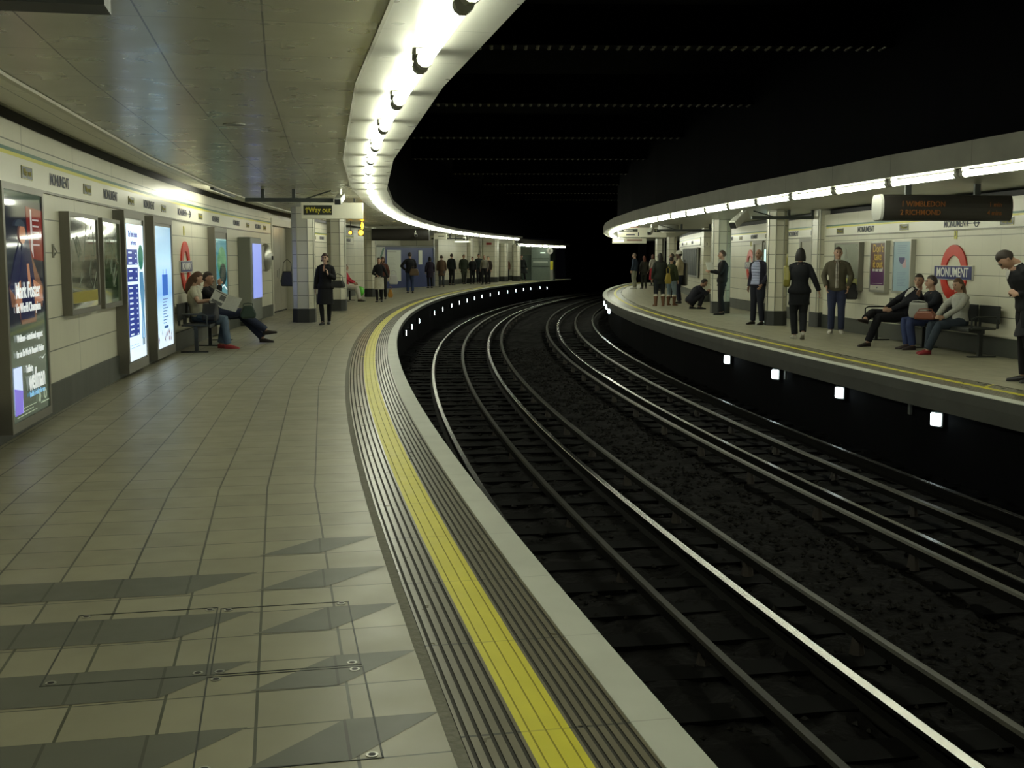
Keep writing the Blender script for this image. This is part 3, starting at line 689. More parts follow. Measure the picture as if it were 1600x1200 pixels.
def lit_green_poster():
    s0, s1 = 23.0, 24.5; w = s1 - s0
    r = wallroot('illuminated_poster', (s0 + s1) / 2, UL, 'L', 'tall teal lit poster of a planet on the near wall behind the seated couple', 'poster')
    frame_parts(r, w, .06, 2.15, .13, .09); L_ = -w / 2 + .12; R_ = w / 2 - .12; W_ = R_ - L_; X = lambda f: L_ + W_ * f; y = -.132
    b = MB(); rect(b, L_ - .02, R_ + .02, .42, 1.93, y); sh = b.build('lit_sheet', lit('lit pale teal', (.32, .55, .56), .75), r); y -= .002
    b = MB(); rect(b, L_, R_, .45, 1.90, y); b.build('picture', lit('lit teal', (.06, .20, .24), .8), sh); y -= .002
    b = MB(); poly(b, [(X(.55 + .42 * math.cos(t)), 1.45 + .33 * math.sin(t)) for t in [i * PI / 9 for i in range(18)]], y); b.build('green_planet', lit('lit leaf green', (.07, .20, .10), .8), sh); y -= .002
    b = MB(); poly(b, [(X(.62 + .33 * math.cos(t)), 1.22 + .22 * math.sin(t)) for t in [i * PI / 9 for i in range(18)]], y); b.build('dark_shape', lit('lit black', (.01, .02, .02), .8), sh)
    b = MB(); b.tube([(X(.1), y, 1.02), (X(.35), y, .93), (X(.7), y, 1.0), (X(.95), y, .90)], .012, 5); b.tube([(X(.35), y, .93), (X(.5), y, .72), (X(.8), y, .60)], .010, 5); b.build('white_trail', lit('lit white', (.8, .85, .85), .8), sh)
lit_green_poster()
# vending / help cabinet and telephone hood on the wall
def cabinet():
    r = wallroot('vending_cabinet', 27.3, UL, 'L', 'grey floor cabinet with a narrow lit lilac panel standing against the near wall', 'machine')
    b = MB(); b.box((-.75, -.30, .10), (.75, 0, 2.02)); b.build('cabinet_body', mat('cabinet grey', (.22, .23, .20), .45, metal=.3), r, bevel=.02)
    b = MB(); b.box((-.50, -.315, .62), (.70, -.30, 1.88)); b.build('lit_panel', mat('lit lilac panel', (.3, .36, .8), .2, emit=(.30, .38, .95), estr=.75), r)
    b = MB(); b.box((-.72, -.29, 0), (.72, -.02, .10)); b.build('plinth', M_SKIRT, r)
cabinet()
def phone():
    r = wallroot('help_point', 29.6, UL, 'L', 'rounded metal help point box on the wall between lit cabinet and door', 'help point')
    b = MB(); b.box((-.55, -.12, 1.22), (.10, 0, 1.86)); b.build('back_box', mat('help point cream', (.34, .33, .27), .4), r, bevel=.03)
    b = MB(); b.sphere((.30, -.10, 1.56), (.42, .16, .36), 18, 12); b.build('rounded_cover', M_STEEL, r, smooth=True)
    b = MB(); b.box((.30, -.285, 1.50), (.38, -.25, 1.60)); b.build('call_button', M_BLACK, r)
phone()
# metal doors set into the wall behind the first column
def metal_door():
    r = wallroot('door_1', 33.2, UL - .22, 'L', None, None); r['kind'] = 'structure'
    m = mat('dull metal door', (.36, .34, .27), .30, metal=.45, noise=.3, nscale=2)
    for x in (-1.0, 0.0, 1.0):
        b = MB(); b.box((x - .49, -.05, .05), (x + .49, 0, 2.42)); b.build('door_leaf', m, r)
    b = MB(); b.box((-1.85, -.24, 0), (-1.70, 0, 2.62)); b.box((1.60, -.24, 0), (1.80, 0, 2.62)); b.box((-1.7, -.20, 2.44), (1.6, 0, 2.62)); b.build('door_frame', M_TRIMC, r)
    b = MB(); b.tube([(.05, -.10, .95), (.05, -.10, 1.25)], .015, 8); b.box((-.10, -.07, 1.0), (.0, -.05, 1.2)); b.build('door_handle', M_STEEL, r)
    b = MB(); b.box((-1.75, -.02, 0), (1.65, 0.03, 2.7)); b.build('door_backing', M_BLACK, r)
    b = MB(); b.box((-1.85, -.05, 2.55), (1.9, 0.0, 2.90)); b.build('door_header', M_TILE, r)
metal_door()
# roundels
def roundel(s_, u, side, zc, w, label, num=None, R_=None):
    r = wallroot('station_roundel', s_, u, side, label, 'sign'); Ro = R_ or w * 0.42; ri = Ro * 0.60
    for sgn, nm in ((1, 'red_arc'), (-1, 'red_arc')):
        b = MB(); n = 20; zb = w * 0.085
        outer = [(Ro * math.cos(t), Ro * math.sin(t)) for t in [PI * i / n for i in range(n + 1)]]; inner = [(ri * math.cos(t), ri * math.sin(t)) for t in [PI * i / n for i in range(n + 1)]]
        for i in range(n):
            q = [outer[i], outer[i + 1], inner[i + 1], inner[i]]
            b.prism([(x, zc + sgn * (z + zb * .2)) for x, z in q], -.03, -.005)
        b.build(nm, M_RED, r)
    b = MB(); b.box((-w / 2 - .012, -.035, zc - w * .085 - .012), (w / 2 + .012, -.0, zc + w * .085 + .012)); b.build('bar_edge', mat('white enamel edge', (.6, .6, .55), .3), r)
    b = MB(); b.box((-w / 2, -.045, zc - w * .085), (w / 2, -.03, zc + w * .085)); b.build('name_bar', M_NAVY, r)
    text('MONUMENT', w * .175, 0, -.047, zc, r, M_TXTW, .86)
    if num:
        q = wallroot('platform_number_plate', s_, u, side, 'small yellow and black number plate above the ' + num[1], 'plate'); z = zc + Ro + .20
        b = MB(); b.box((-.045, -.012, z - .08), (.045, 0, z + .08)); b.build('plate', mat('number yellow', (.5, .46, .05), .4), q)
        text(num[0], .12, 0, -.014, z, q, M_SIGNB)
    return r
roundel(20.6, UL, 'L', 1.40, 1.05, 'red ring and blue bar name sign on the near wall above the seated couple', ('1', 'near wall name sign'), R_=.42)
roundel(18.62, UR, 'R', 1.30, 1.28, 'large red ring name sign on the far wall above the three seated people', ('3', 'name sign over the seated trio'), R_=.45)
roundel(33.7, 9.85, 'R', 1.33, 1.1, 'distant red ring name sign between the suited man and the bald man', ('2', 'distant name sign by the suited man'), R_=.44)
# far platform posters
glazed(22.75, 24.15, .885, 1.87, 'pale map poster behind the man in the olive jacket', (.30, .33, .27), mat('map green foot', (.38, .40, .04), .3), UR, 'R', 'framed_map', .035, .09)
def purple_poster():
    r = wallroot('framed_poster', 21.75, UR, 'R', 'narrow purple poster with large yellow lettering on the far wall', 'poster'); w = .74
    frame_parts(r, w, .88, 1.88, .08, .035, M_STEEL); y = -.0815
    b = MB(); rect(b, -w/2+.035, w/2-.035, .93, 1.84, y); sh = b.build('sheet', mat('poster purple sheet', (.10, .035, .11), .2), r); y -= .002
    b = MB(); rect(b, -w/2+.035, w/2-.035, .93, 1.02, y); b.build('white_foot', mat('poster white foot', (.45, .43, .37), .3), sh)
    b = MB(); rect(b, -w/2+.035, w/2-.035, 1.33, 1.84, y); b.build('brown_top', mat('poster brown top', (.13, .07, .06), .2), sh); y -= .002
    for t_, z in (("Don't", 1.73), ('take', 1.58), ('it out', 1.43)): text(t_, .22, 0, y, z, r, mat('orange yellow ink', (.62, .40, .03), .4), .95)
    text('on our staff', .11, 0, y, 1.32, r, M_TXTW, .95)
    b = MB(); rect(b, -.25, .25, 1.05, 1.055, y); b.build('fine_print', M_TXTW, sh)
    b = MB(); b.sphere((0, y, .975), (.03, .001, .02), 8, 4); b.build('foot_logo', M_TXTD, sh)
purple_poster()
def blue_poster():
    r = wallroot('framed_poster', 20.60, UR, 'R', 'narrow pale blue poster with lines of small text on the far wall', 'poster'); w = .78
    frame_parts(r, w, .89, 1.89, .08, .035, M_STEEL); y = -.0815
    b = MB(); rect(b, -w/2+.035, w/2-.035, .93, 1.85, y); sh = b.build('sheet', mat('poster pale blue sheet', (.33, .45, .52), .2), r); y -= .002
    b = MB()
    for i in range(5): rect(b, -.20 + .02 * (i % 2), .20 - .03 * (i % 3), 1.77 - i * .035, 1.783 - i * .035, y)
    for i in range(9): rect(b, -.18, .18 - .03 * (i % 4), 1.27 - i * .03, 1.279 - i * .03, y)
    b.build('text_lines', mat('blue grey ink', (.14, .22, .32), .4), sh)
    b = MB(); poly(b, [(-.12, 1.56), (.12, 1.56), (.12, 1.50), (.05, 1.44), (-.05, 1.44), (-.12, 1.50)], y); b.build('badge_picture', mat('badge navy', (.03, .03, .12), .4), sh)
    b = MB(); poly(b, [(.02, 1.42), (.16, 1.54), (.19, 1.38), (.06, 1.36)], y - .001); b.build('badge_tail', mat('badge rose', (.45, .30, .33), .4), sh)
blue_poster()
# bright lit poster beyond the square column on the far side
r = wallroot('illuminated_poster', 30.6, 9.85, 'R', 'bright white lit poster beside the bald man on the far wall', 'poster')
frame_parts(r, 1.9, .45, 1.98, .10, .07); b = MB(); rect(b, -.88, .88, .54, 1.78, -.1015); b.build('lit_sheet', mat('lit greenish sheet', (.6, .85, .8), .2, emit=(.62, .95, .88), estr=1.1), r)
b = MB(); poly(b, [(.1, .9), (.35, .9), (.3, 1.4), (.2, 1.4)], -.104); b.build('faint_figure', lit('lit faint teal', (.35, .62, .65), .9), r)
# door frames in the far recess
for s_, lab in ((31.95 + .6, 'door_2'), (27.6, 'door_3')):
    r = wallroot(lab, s_, 9.84, 'R', None, None); r['kind'] = 'structure'
    b = MB(); b.box((-.55, -.06, 0), (-.45, 0, 2.02)); b.box((.45, -.06, 0), (.55, 0, 2.02)); b.box((-.45, -.06, 1.94), (.45, 0, 2.02)); b.build('door_frame', M_FRAME, r)
    b = MB(); b.box((-.45, -.03, 0.02), (.45, 0, 1.94)); b.build('door_leaf', mat('beige door', (.36, .34, .27), .4), r)
# striped panel far along the far wall
r = wallroot('striped_panel', 47.5, 9.82, 'R', 'tall panel of dark vertical bars far along the wall opposite', 'grille'); b = MB(); b.box((-3.2, -.04, .8), (3.2, 0, 1.95)); b.build('panel_frame', M_LTGREY, r)
b = MB()
for i in range(16): b.box((-3.0 + i * .38, -.08, .88), (-3.0 + i * .38 + .2, -.04, 1.90))
b.build('vertical_bars', mat('dark slate bars', (.06, .07, .07), .5), r)
# big closed pier (block with number) on far side
r = perproot('tiled_pier', 41.5, 9.55, 0, 'broad tiled pier with a small number plate behind the crouching man', 'pier')
b = MB(); b.box((.07, -.3, .3), (.30, .3, 2.6)); b.build('pier_body', M_COL, r); b = MB(); b.box((.05, -.32, 0), (.30, .32, .3)); b.build('pier_base', M_SKIRT, r)
b = MB(); b.box((.12, -.315, 1.95), (.24, -.30, 2.12)); pl = b.build('number_plate', M_SIGNW, r); text('2', .13, .18, -.318, 2.035, pl, M_SIGNB)

# ------------------------------------------------------------------ tiled columns
def column(s_, u, w, d, h, label, ch=0.13, base_h=.33):
    r = perproot('tiled_column', s_, u, 0, label, 'column'); hw, hd = w / 2, d / 2
    def ring(e): 
        a, c = hw + e, hd + e
        return [(-a + ch, -c), (a - ch, -c), (a, -c + ch), (a, c - ch), (a - ch, c), (-a + ch, c), (-a, c - ch), (-a, -c + ch)]
    def loft(e, z0, z1, m, nm):
        b = MB(); R_ = ring(e); acc = 0
        for i in range(8):
            p, q = R_[i], R_[(i + 1) % 8]; l = math.dist(p, q)
            b.face([(*p, z0), (*q, z0), (*q, z1), (*p, z1)], 0, [(acc, z0), (acc + l, z0), (acc + l, z1), (acc, z1)]); acc += l
        b.face([(*p, z1) for p in R_]); return b.build(nm, m, r)
    loft(0, base_h, h, M_COL, 'tiled_shaft'); loft(.015, 0, base_h, mat('black column base', (.03, .032, .03), .4), 'base')
    for i, p in enumerate(ring(.003)):
        b = MB(); b.box((p[0] - .009, p[1] - .009, base_h), (p[0] + .009, p[1] + .009, h)); b.build('corner_strip', M_STEEL, r)
    return r
column(28.2, -2.39, .51, .51, 2.76, 'nearest tiled column on the near platform, left of the woman in black')
column(34.2, -2.29, .51, .51, 2.76, 'second tiled column, directly behind the woman in black')
column(46.2, -3.02, .44, .44, 2.76, 'greenish tiled column behind the woman in the white skirt')
column(32.3, 8.70, .48, .48, 2.62, 'tiled column behind the man in the black suit opposite')
column(26.15, 8.66, .44, .42, 2.62, 'square tiled column between the bald man and the walking woman')
column(25.45, 9.50, .36, .5, 2.62, 'slim tiled corner column right of the walking woman opposite', ch=.04)
column(67.3, 8.62, .5, .5, 2.62, 'farthest thin tiled column opposite, left of the pair')
column(61.5, 9.45, .5, .5, 2.62, 'far thin tiled column opposite, right of the pair')
column(70.3, -3.08, .38, .38, 2.76, 'slim distant column behind the waiting group')
column(74.1, -2.73, 1.0, .7, 2.76, 'wide distant pier with a small red notice at its top')
column(76.3, -2.42, .52, .52, 2.5, 'distant column just right of the wide pier')
column(78.4, -2.07, .50, .50, 2.42, 'farthest distant column on the near platform, before the dark luggage')
r = perproot('notice_plate', 73.70, -2.72, 2.45, 'small dark red notice near the top of the wide distant pier', 'sign'); b = MB(); b.box((-.17, -.03, -.07), (.17, 0, .07)); b.build('plate', mat('dark red plate', (.25, .02, .02), .4), r)

# ------------------------------------------------------------------ hoarding, cabin and far end
def hoarding():
    p, q = Vector(W2(57.6, -5.30)), Vector(W2(63.4, -3.55)); d = q - p; rz = math.atan2(d.y, d.x); L_ = d.length
    r = empty('site_hoarding', (p.x, p.y, 0), rz, 'blue painted hoarding with a large white notice panel across the recess', 'hoarding')
    BLU = mat('hoarding blue', (.022, .036, .13), .5, noise=.15, nscale=2)
    b = MB(); b.box((.9, -.05, 0), (L_, 0, 2.10)); b.build('blue_boards', BLU, r)
    b = MB(); b.box((0, -.05, .0), (.9, 0, 2.1)); wpl = b.build('white_end_board', mat('board white', (.42, .44, .38), .5), r)
    b = MB(); b.prism([(.25, 1.35), (.42, 1.35), (.85, 2.05), (.68, 2.05)], -.056, -.05); b.build('green_stripe', M_GREEN, wpl)
    b = MB(); b.box((1.05, -.075, .35), (2.45, -.05, 1.95)); pn = b.build('notice_panel', mat('notice white', (.52, .54, .46), .4), r)
    b = MB()
    for i in range(14): b.box((1.15, -.078, 1.55 - i * .07), (1.7 + .1 * (i % 3), -.075, 1.56 - i * .07))
    b.box((1.1, -.078, 1.84), (2.0, -.075, 1.87)); b.build('notice_text', mat('notice faint text', (.28, .28, .24), .5), pn)
    b = MB(); b.box((-.3, -.09, 2.10), (L_, .04, 2.18)); b.build('top_rail', M_DSTEEL, r)
    b = MB(); b.box((4.35, -.07, 1.2), (4.75, -.05, 1.95)); b.build('small_notice', mat('notice white', (.5, .5, .45), .4), r)
    b = MB(); b.box((L_ - .2, -.10, 0), (L_ - .15, -.05, 2.7)); b.build('corner_post', M_STEEL, r)
hoarding()
def cabin():
    r = perproot('control_cabin', 81.3, -.85, 0, 'grey green end cabin with a pale nameplate at the far platform end', 'cabin')
    G = mat('cabin green grey', (.15, .19, .16), .55, noise=.15)
    b = MB(); b.box((-.75, -.6, 0), (.60, .9, 2.25)); b.build('cabin_body', G, r)
    b = MB(); b.box((-1.5, -.3, 0), (-.76, .9, 1.75)); b.build('side_locker', mat('locker green', (.07, .10, .085), .5), r)
    b = MB(); b.box((-.62, -.63, 1.20), (.42, -.60, 1.32)); b.build('name_plate', mat('plate pale', (.4, .45, .4), .5), r)
    b = MB(); b.box((-.1, -.63, 1.86), (.25, -.60, 1.93)); b.build('lit_sign', lit('lit small sign', (.7, .8, .7), .9), r)
    b = MB(); b.box((-.7, -.62, 1.5), (.5, -.60, 1.52)); b.box((-.7, -.62, .95), (.5, -.60, .97)); b.build('panel_joints', M_BLACK, r)
cabin()
r = perproot('warning_post', 80.6, -.12, 0, 'narrow yellow and white marker post at the far platform end', 'post')
b = MB(); b.box((-.11, -.03, 0), (.11, .03, 1.35)); b.build('post', mat('post grey', (.3, .32, .28), .5), r); b = MB(); b.box((-.10, -.035, .75), (.10, -.03, 1.32)); b.build('yellow_panel', M_YSTR, r)
b = MB(); b.box((-.10, -.035, .12), (.10, -.03, .65)); b.build('white_panel', M_LTGREY, r)
r = perproot('round_stop_sign', 80.5, -.22, 2.02, 'round pale car stop disc hanging above the far marker post', 'sign'); b = MB(); b.tube([(0, -.02, 0), (0, .02, 0)], .22, 20); b.build('disc', M_LTGREY, r); b = MB(); b.tube([(0, 0, .2), (0, 0, .40)], .015, 6); b.build('hanger', M_STEEL, r)
text('8', .28, 0, -.022, 0, r, M_SIGNB)

# ------------------------------------------------------------------ hanging signs, indicators, cameras
def hanger(b, x, z0, z1, w_=.03): b.box((x - w_ / 2, -.02, z0), (x + w_ / 2, .02, z1)); return b
def way_out_sign():
    r = perproot('way_out_sign', 24.0, -1.32, 2.51, 'white hanging sign with a black way out panel in front of the first column', 'sign')
    b = MB(); b.box((-.63, -.06, -.165), (.63, .06, .165)); b.build('sign_body', M_SIGNW, r, bevel=.01)
    b = MB(); b.box((-.58, -.064, -.085), (.0, -.06, .11)); p = b.build('black_panel', M_SIGNB, r)
    text('Way out', .15, -.25, -.067, .012, p, M_TXTY, .85)
    b = MB(); b.box((-.515, -.068, -.045), (-.503, -.064, .055)); b.prism([(-.509, .072), (-.545, .03), (-.535, .022), (-.509, .052), (-.483, .022), (-.473, .03)], -.068, -.064); b.build('arrow', M_TXTY, p)
    b = MB(); hanger(b, -.45, .165, .26); hanger(b, .45, .165, .26); b.build('hangers', M_DSTEEL, r)
way_out_sign()
def camera_bracket(s_, u0, u1, z, zc, label, flip=1, posts=(.2, .55), group=None):
    um = (u0 + u1) / 2; L_ = abs(u1 - u0) / 2; r = perproot('camera_bracket', s_, um, z, label, 'bracket')
    b = MB(); b.box((-L_, -.03, -.035), (L_, .03, .035)); b.build('bar', M_DSTEEL, r)
    for t in posts:
        b = MB(); x = flip * (-L_ + 2 * L_ * t); b.box((x - .03, -.03, .035), (x + .03, .03, zc - z)); b.build('ceiling_post', M_DSTEEL, r)
    b = MB(); b.tube([(flip * .35 * L_, 0, .02), (flip * .95 * L_, 0, zc - z - .02)], .014, 6); b.build('brace', M_DSTEEL, r)
    return r
def cctv(s_, u, z, label, yaw, pitch=-.25, sc=1.0):
    r = perproot('security_camera', s_, u, z, label, 'camera'); r.rotation_euler[2] += yaw; r.scale = (sc, sc, sc)
    q = Matrix.Rotation(pitch, 4, 'X'); b = MB(); b.box((-.055, -.20, -.055), (.055, .14, .055), 0, q); b.build('camera_body', mat('camera grey', (.42, .42, .37), .4), r, bevel=.012)
    b = MB(); b.box((-.045, -.215, -.045), (.045, -.20, .04), 0, q); b.build('lens_face', M_BLACK, r)
    b = MB(); b.tube([(0, .05, .03), (0, .05, .16)], .022, 8); b.build('mount', M_STEEL, r); return r
camera_bracket(20.9, -2.65, -1.10, 2.575, 2.765, 'dark ceiling bracket carrying the camera beside the way out sign')
cctv(20.8, -.98, 2.60, 'small white security camera at the tip of the bracket by the way out sign', -.15, .3, 1.1)
camera_bracket(25.6, 7.9, 9.45, 2.45, 2.62, 'dark ceiling bracket above the square column opposite', flip=-1, posts=(.10, .45))
cctv(25.5, 7.62, 2.44, 'large white security camera opposite, pointing down to the left', -.9, .55, 1.6)
# dot matrix train indicator, far platform
def indicator(s_, u0, u1, z0, z1, label, txt=True):
    w_ = u1 - u0; r = perproot('train_indicator', s_, (u0 + u1) / 2, (z0 + z1) / 2, label, 'indicator'); h = (z1 - z0) / 2; n = 10
    prof = [( .07 * math.cos(t) * 1.0, h * math.sin(t)) for t in [PI / 2 + PI * i / n for i in range(n + 1)]] ; b = MB()
    pts = [(-.10 + c * 1.0, s2) for c, s2 in prof] + [(.10 - c, -s2) for c, s2 in prof]
    i0 = len(b.v); m_ = len(pts); b.v += [(-w_ / 2, p[0], p[1]) for p in pts] + [(w_ / 2, p[0], p[1]) for p in pts]
    for k in range(m_): b.f.append((i0 + k, i0 + (k + 1) % m_, i0 + m_ + (k + 1) % m_, i0 + m_ + k)); b.m.append(0); b.uv.append([(0, 0)] * 4)
    b.f.append(tuple(i0 + k for k in range(m_))); b.m.append(0); b.uv.append([(0, 0)] * m_); b.f.append(tuple(i0 + m_ + k for k in reversed(range(m_)))); b.m.append(0); b.uv.append([(0, 0)] * m_)
    b.build('casing', mat('indicator casing', (.018, .016, .014), .35), r)
    b = MB(); i0 = 0; b.v += [(-w_ / 2 - .035, p[0] * .96, p[1] * .96) for p in pts] + [(-w_ / 2, p[0] * 1.03, p[1] * 1.03) for p in pts]
    for k in range(m_): b.f.append((k, (k + 1) % m_, m_ + (k + 1) % m_, m_ + k)); b.m.append(0); b.uv.append([(0, 0)] * 4)
    b.f.append(tuple(range(m_))); b.m.append(0); b.uv.append([(0, 0)] * m_); b.build('end_cap', M_LTGREY, r)
    b = MB(); hanger(b, -w_ * .28, h, 2.62 - (z0 + z1) / 2, .09); hanger(b, w_ * .26, h, 2.62 - (z0 + z1) / 2, .09); b.build('ceiling_mounts', M_DSTEEL, r)
    if txt:
        A = mat('dim orange dots', (.13, .05, .01), .5, emit=(.5, .13, .01), estr=.04)
        text('1 WIMBLEDON', .105, -w_ * .20, -.175, .045, r, A, .95); text('2 RICHMOND', .105, -w_ * .22, -.175, -.075, r, A, .95); text('1 min', .095, w_ * .36, -.175, .045, r, A, .9); text('4 mins', .095, w_ * .355, -.175, -.075, r, A, .9)
    return r
indicator(15.85, 6.86, 8.83, 2.085, 2.455, 'long black dot matrix train indicator hanging over the far platform')
indicator(45.0, -2.72, -.50, 2.22, 2.68, 'dark train indicator board hanging near the amber lamp', False)
# near sign cut by the top left corner
r = perproot('hanging_sign', 3.95, -2.57, 2.525, 'large hanging lightbox sign cut off by the top left corner', 'sign')
b = MB(); b.box((-.76, 0, -.17), (.76, .16, .17)); b.build('sign_casing', M_DSTEEL, r); b = MB(); b.box((-.745, -.004, -.15), (.745, 0, .15)); b.build('sign_face', M_SIGNW, r)
b = MB(); hanger(b, -.5, .17, .24); hanger(b, .5, .17, .24); b.build('hangers', M_DSTEEL, r)
# one round amber lamp; the two other glowing bodies are added as its reflections
for (s_, u, z, lab, rr) in ((38.6, -2.12, 2.385, 'round amber lamp glowing beside the dark indicator board', .085), (38.9, -2.12, 2.62, 'upright amber glow imitating the reflection of the round lamp on the ceiling', .05), (38.9, -2.52, 2.39, 'smaller amber glow imitating a reflection left of the round lamp', .05)):
    r = perproot('amber_lamp_and_reflection', s_, u, z, lab, 'lamp'); b = MB(); b.sphere((0, -.03, 0), (rr, .04, rr if rr > .06 else (.12 if z > 2.5 else .05)), 14, 8); b.build('lens', M_AMB, r, smooth=True)
    b = MB(); b.box((-rr * 1.2, 0, -rr * 1.2), (rr * 1.2, .08, rr * 1.2)); b.build('housing', M_DSTEEL, r, bevel=.01)
    b = MB(); b.tube([(0, .04, rr), (0, .04, 2.765 - z)], .012, 6); b.build('stem', M_DSTEEL, r)
# signs further along
def small_sign(s_, u, z, w_, h, label, items=(), m=M_SIGNW, zc=2.765, cat='sign', name='hanging_sign'):
    r = perproot(name, s_, u, z, label, cat); b = MB(); b.box((-w_ / 2, -.05, -h / 2), (w_ / 2, .05, h / 2)); b.build('sign_body', m, r, bevel=.008)
    b = MB(); hanger(b, -w_ * .35, h / 2, zc - z); hanger(b, w_ * .35, h / 2, zc - z); b.build('hangers', M_DSTEEL, r)
    for it in items:
        x0, x1, z0, z1, mm, t, tm = it; q = MB(); q.box((x0, -.054, z0), (x1, -.05, z1)); p = q.build('panel', mm, r)
        if t: text(t, (z1 - z0) * .85, (x0 + x1) / 2, -.057, (z0 + z1) / 2, p, tm, .85)
    return r
small_sign(54.5, -1.4, 2.56, .62, .28, 'small pale hanging sign right of the dark indicator board', [(-.1, .2, -.02, .02, M_SIGNB, None, None)])
small_sign(58.0, -.95, 2.36, .9, .09, 'thin lit strip sign below the small pale sign', [(-.35, .35, -.03, .03, lit('lit strip', (.9, .95, .85), 1.2), None, None)])
small_sign(40.5, 7.38, 2.43, 1.70, .34, 'white direction sign with black and yellow panels hanging over the bend opposite',
    [(-.80, -.15, .02, .11, M_SIGNB, 'District line', M_TXTW), (.42, .82, .0, .12, M_SIGNB, 'Way out', M_TXTY), (-.55, -.25, -.10, -.06, M_TXTD, None, None), (-.14, -.11, -.13, .0, M_TXTD, None, None), (.25, .35, .04, .07, M_TXTD, None, None), (.285, .31, 0, .11, M_TXTD, None, None)], zc=2.62)
r = perproot('red_sign_cap', 40.4, 6.9, 2.63, 'red panel above the left part of the direction sign opposite', 'sign'); b = MB(); b.box((-.36, -.05, -.03), (.36, .05, .03)); b.build('panel', M_RED, r)
small_sign(46.5, 7.30, 2.22, 1.35, .20, 'lower hanging sign with a lit white panel over the bend opposite', [(-.62, -.22, -.04, .05, lit('lit white sign', (.9, .9, .85), 1.2), None, None), (-.1, .5, .0, .06, mat('faded red letters', (.25, .12, .1), .5), None, None)], zc=2.62)
r = perproot('ceiling_dome', 38.0, 8.0, 2.52, 'white drum shaped fitting on the soffit beside the direction sign', 'fitting'); b = MB(); b.tube([(0, 0, -.06), (0, 0, .10)], .34, 24); b.build('drum', M_LTGREY, r, smooth=False); b = MB(); b.tube([(0, 0, -.16), (0, 0, -.06)], [.22, .30], 24); b.build('lower_drum', M_SIGNW, r)
cctv(36.9, 7.32, 2.42, 'small camera hanging in front of the direction sign opposite', -.4, .4, 1.2)
camera_bracket(37.0, 7.5, 9.5, 2.42, 2.62, 'long thin bracket bar behind the far camera opposite', flip=-1, posts=(.15, .6))
cctv(44.8, -1.0, 2.45, 'small white dome camera in front of the dark indicator board', .2, .2, 1.0)
camera_bracket(57.0, -2.3, -.6, 2.50, 2.765, 'thin bracket bar over the middle of the near platform')
cctv(56.8, -.62, 2.50, 'distant white camera under the tubes, above the brown jacket group', .1, .2, 1.1)
cctv(72.5, -.60, 2.42, 'farthest white camera where the tube row steps down', .1, .2, 1.2)
# wall washing lamp above the near frieze
for s_, lab, pw in ((21.3, 'slim wall lamp at the ceiling edge throwing the bright patch above the seated couple', 28), (40.3, 'slim wall lamp lighting the wall seen between the two columns', 18)):
    r = wallroot('wall_lamp', s_, UL + .60, 'L', lab, 'lamp', z=2.70); b = MB(); b.box((-1.3, -.03, 0), (1.3, .03, .04)); b.build('lamp_case', M_DSTEEL, r)
    ld = bpy.data.lights.new('wall_lamp_light', 'AREA'); ld.shape = 'RECTANGLE'; ld.size = 2.4; ld.size_y = .05; ld.energy = pw; ld.color = (1, 1, .80)
    lo = bpy.data.objects.new('wall_lamp_light', ld); COL.objects.link(lo); lo.parent = r; lo.location = (0, 0.02, -.01); lo.rotation_euler = (math.radians(-75) + PI * 0 + PI, 0, 0)
    lo.rotation_euler = Vector((0, 1, -0.12)).to_track_quat('-Z', 'Y').to_euler()
# benches
def bench(s0, s1, u, side, label, n):
    w_ = s1 - s0; r = wallroot('platform_bench', (s0 + s1) / 2, u, side, label, 'bench'); B = mat('bench dark metal', (.03, .032, .03), .4, metal=.4)
    sw = w_ / n
    for i in range(n):
        x = -w_ / 2 + sw * i; b = MB(); b.box((x + .02, -.60, .43), (x + sw - .02, -.14, .46)); b.box((x + .02, -.60, .40), (x + sw - .02, -.58, .45)); b.build('seat', B, r, bevel=.012)
        b = MB(); b.box((x + .02, -.10, .52), (x + sw - .02, -.075, .80)); b.box((x + .05, -.12, .44), (x + .08, -.08, .60)); b.box((x + sw - .08, -.12, .44), (x + sw - .05, -.08, .60)); b.build('backrest', B, r, bevel=.012)
    b = MB(); b.box((-w_ / 2, -.40, .37), (w_ / 2, -.34, .43)); b.build('beam', B, r)
    for x in (-w_ / 2 + .08, 0, w_ / 2 - .08):
        b = MB(); b.box((x - .03, -.40, .0), (x + .03, -.34, .38)); b.box((x - .05, -.56, 0), (x + .05, -.12, .02)); b.build('leg', B, r)
    for x in (-w_ / 2, w_ / 2):
        b = MB(); b.tube([(x, -.56, .44), (x, -.56, .60), (x, -.50, .63), (x, -.16, .63)], .014, 6); b.build('arm_rail', B, r)
bench(19.2, 22.2, UL + .02, 'L', 'dark metal bench on the near wall under the reading couple', 5)
bench(16.9, 20.9, UR - .02, 'R', 'dark metal bench on the far wall under three seated people', 6)
bench(39.9, 42.4, -3.50, 'L', 'distant bench against the near wall beside the green balloon', 5)
# small ceiling fitting
r = perproot('ceiling_speaker', 7.1, -1.25, 2.76, 'round speaker grille set flush in the near ceiling', 'speaker'); r.location = pos(10.9, -1.77, 2.762)
b = MB(); b.tube([(0, 0, -.006), (0, 0, .002)], .10, 24); b.build('grille', mat('speaker grille', (.2, .2, .17), .5), r)
r = wallroot('wall_hook_plate', 12.15, UL, 'L', 'small chrome hook plate between the dark poster and the wide map', 'plate', z=1.62); b = MB(); b.box((-.035, -.012, -.07), (.035, 0, .07)); b.build('plate', mat('plate bronze', (.18, .17, .12), .4), r); b = MB(); b.tube([(-.015, -.02, -.045), (.01, -.04, -.01), (-.015, -.02, .045)], .008, 6); b.build('hook', M_STEEL, r)

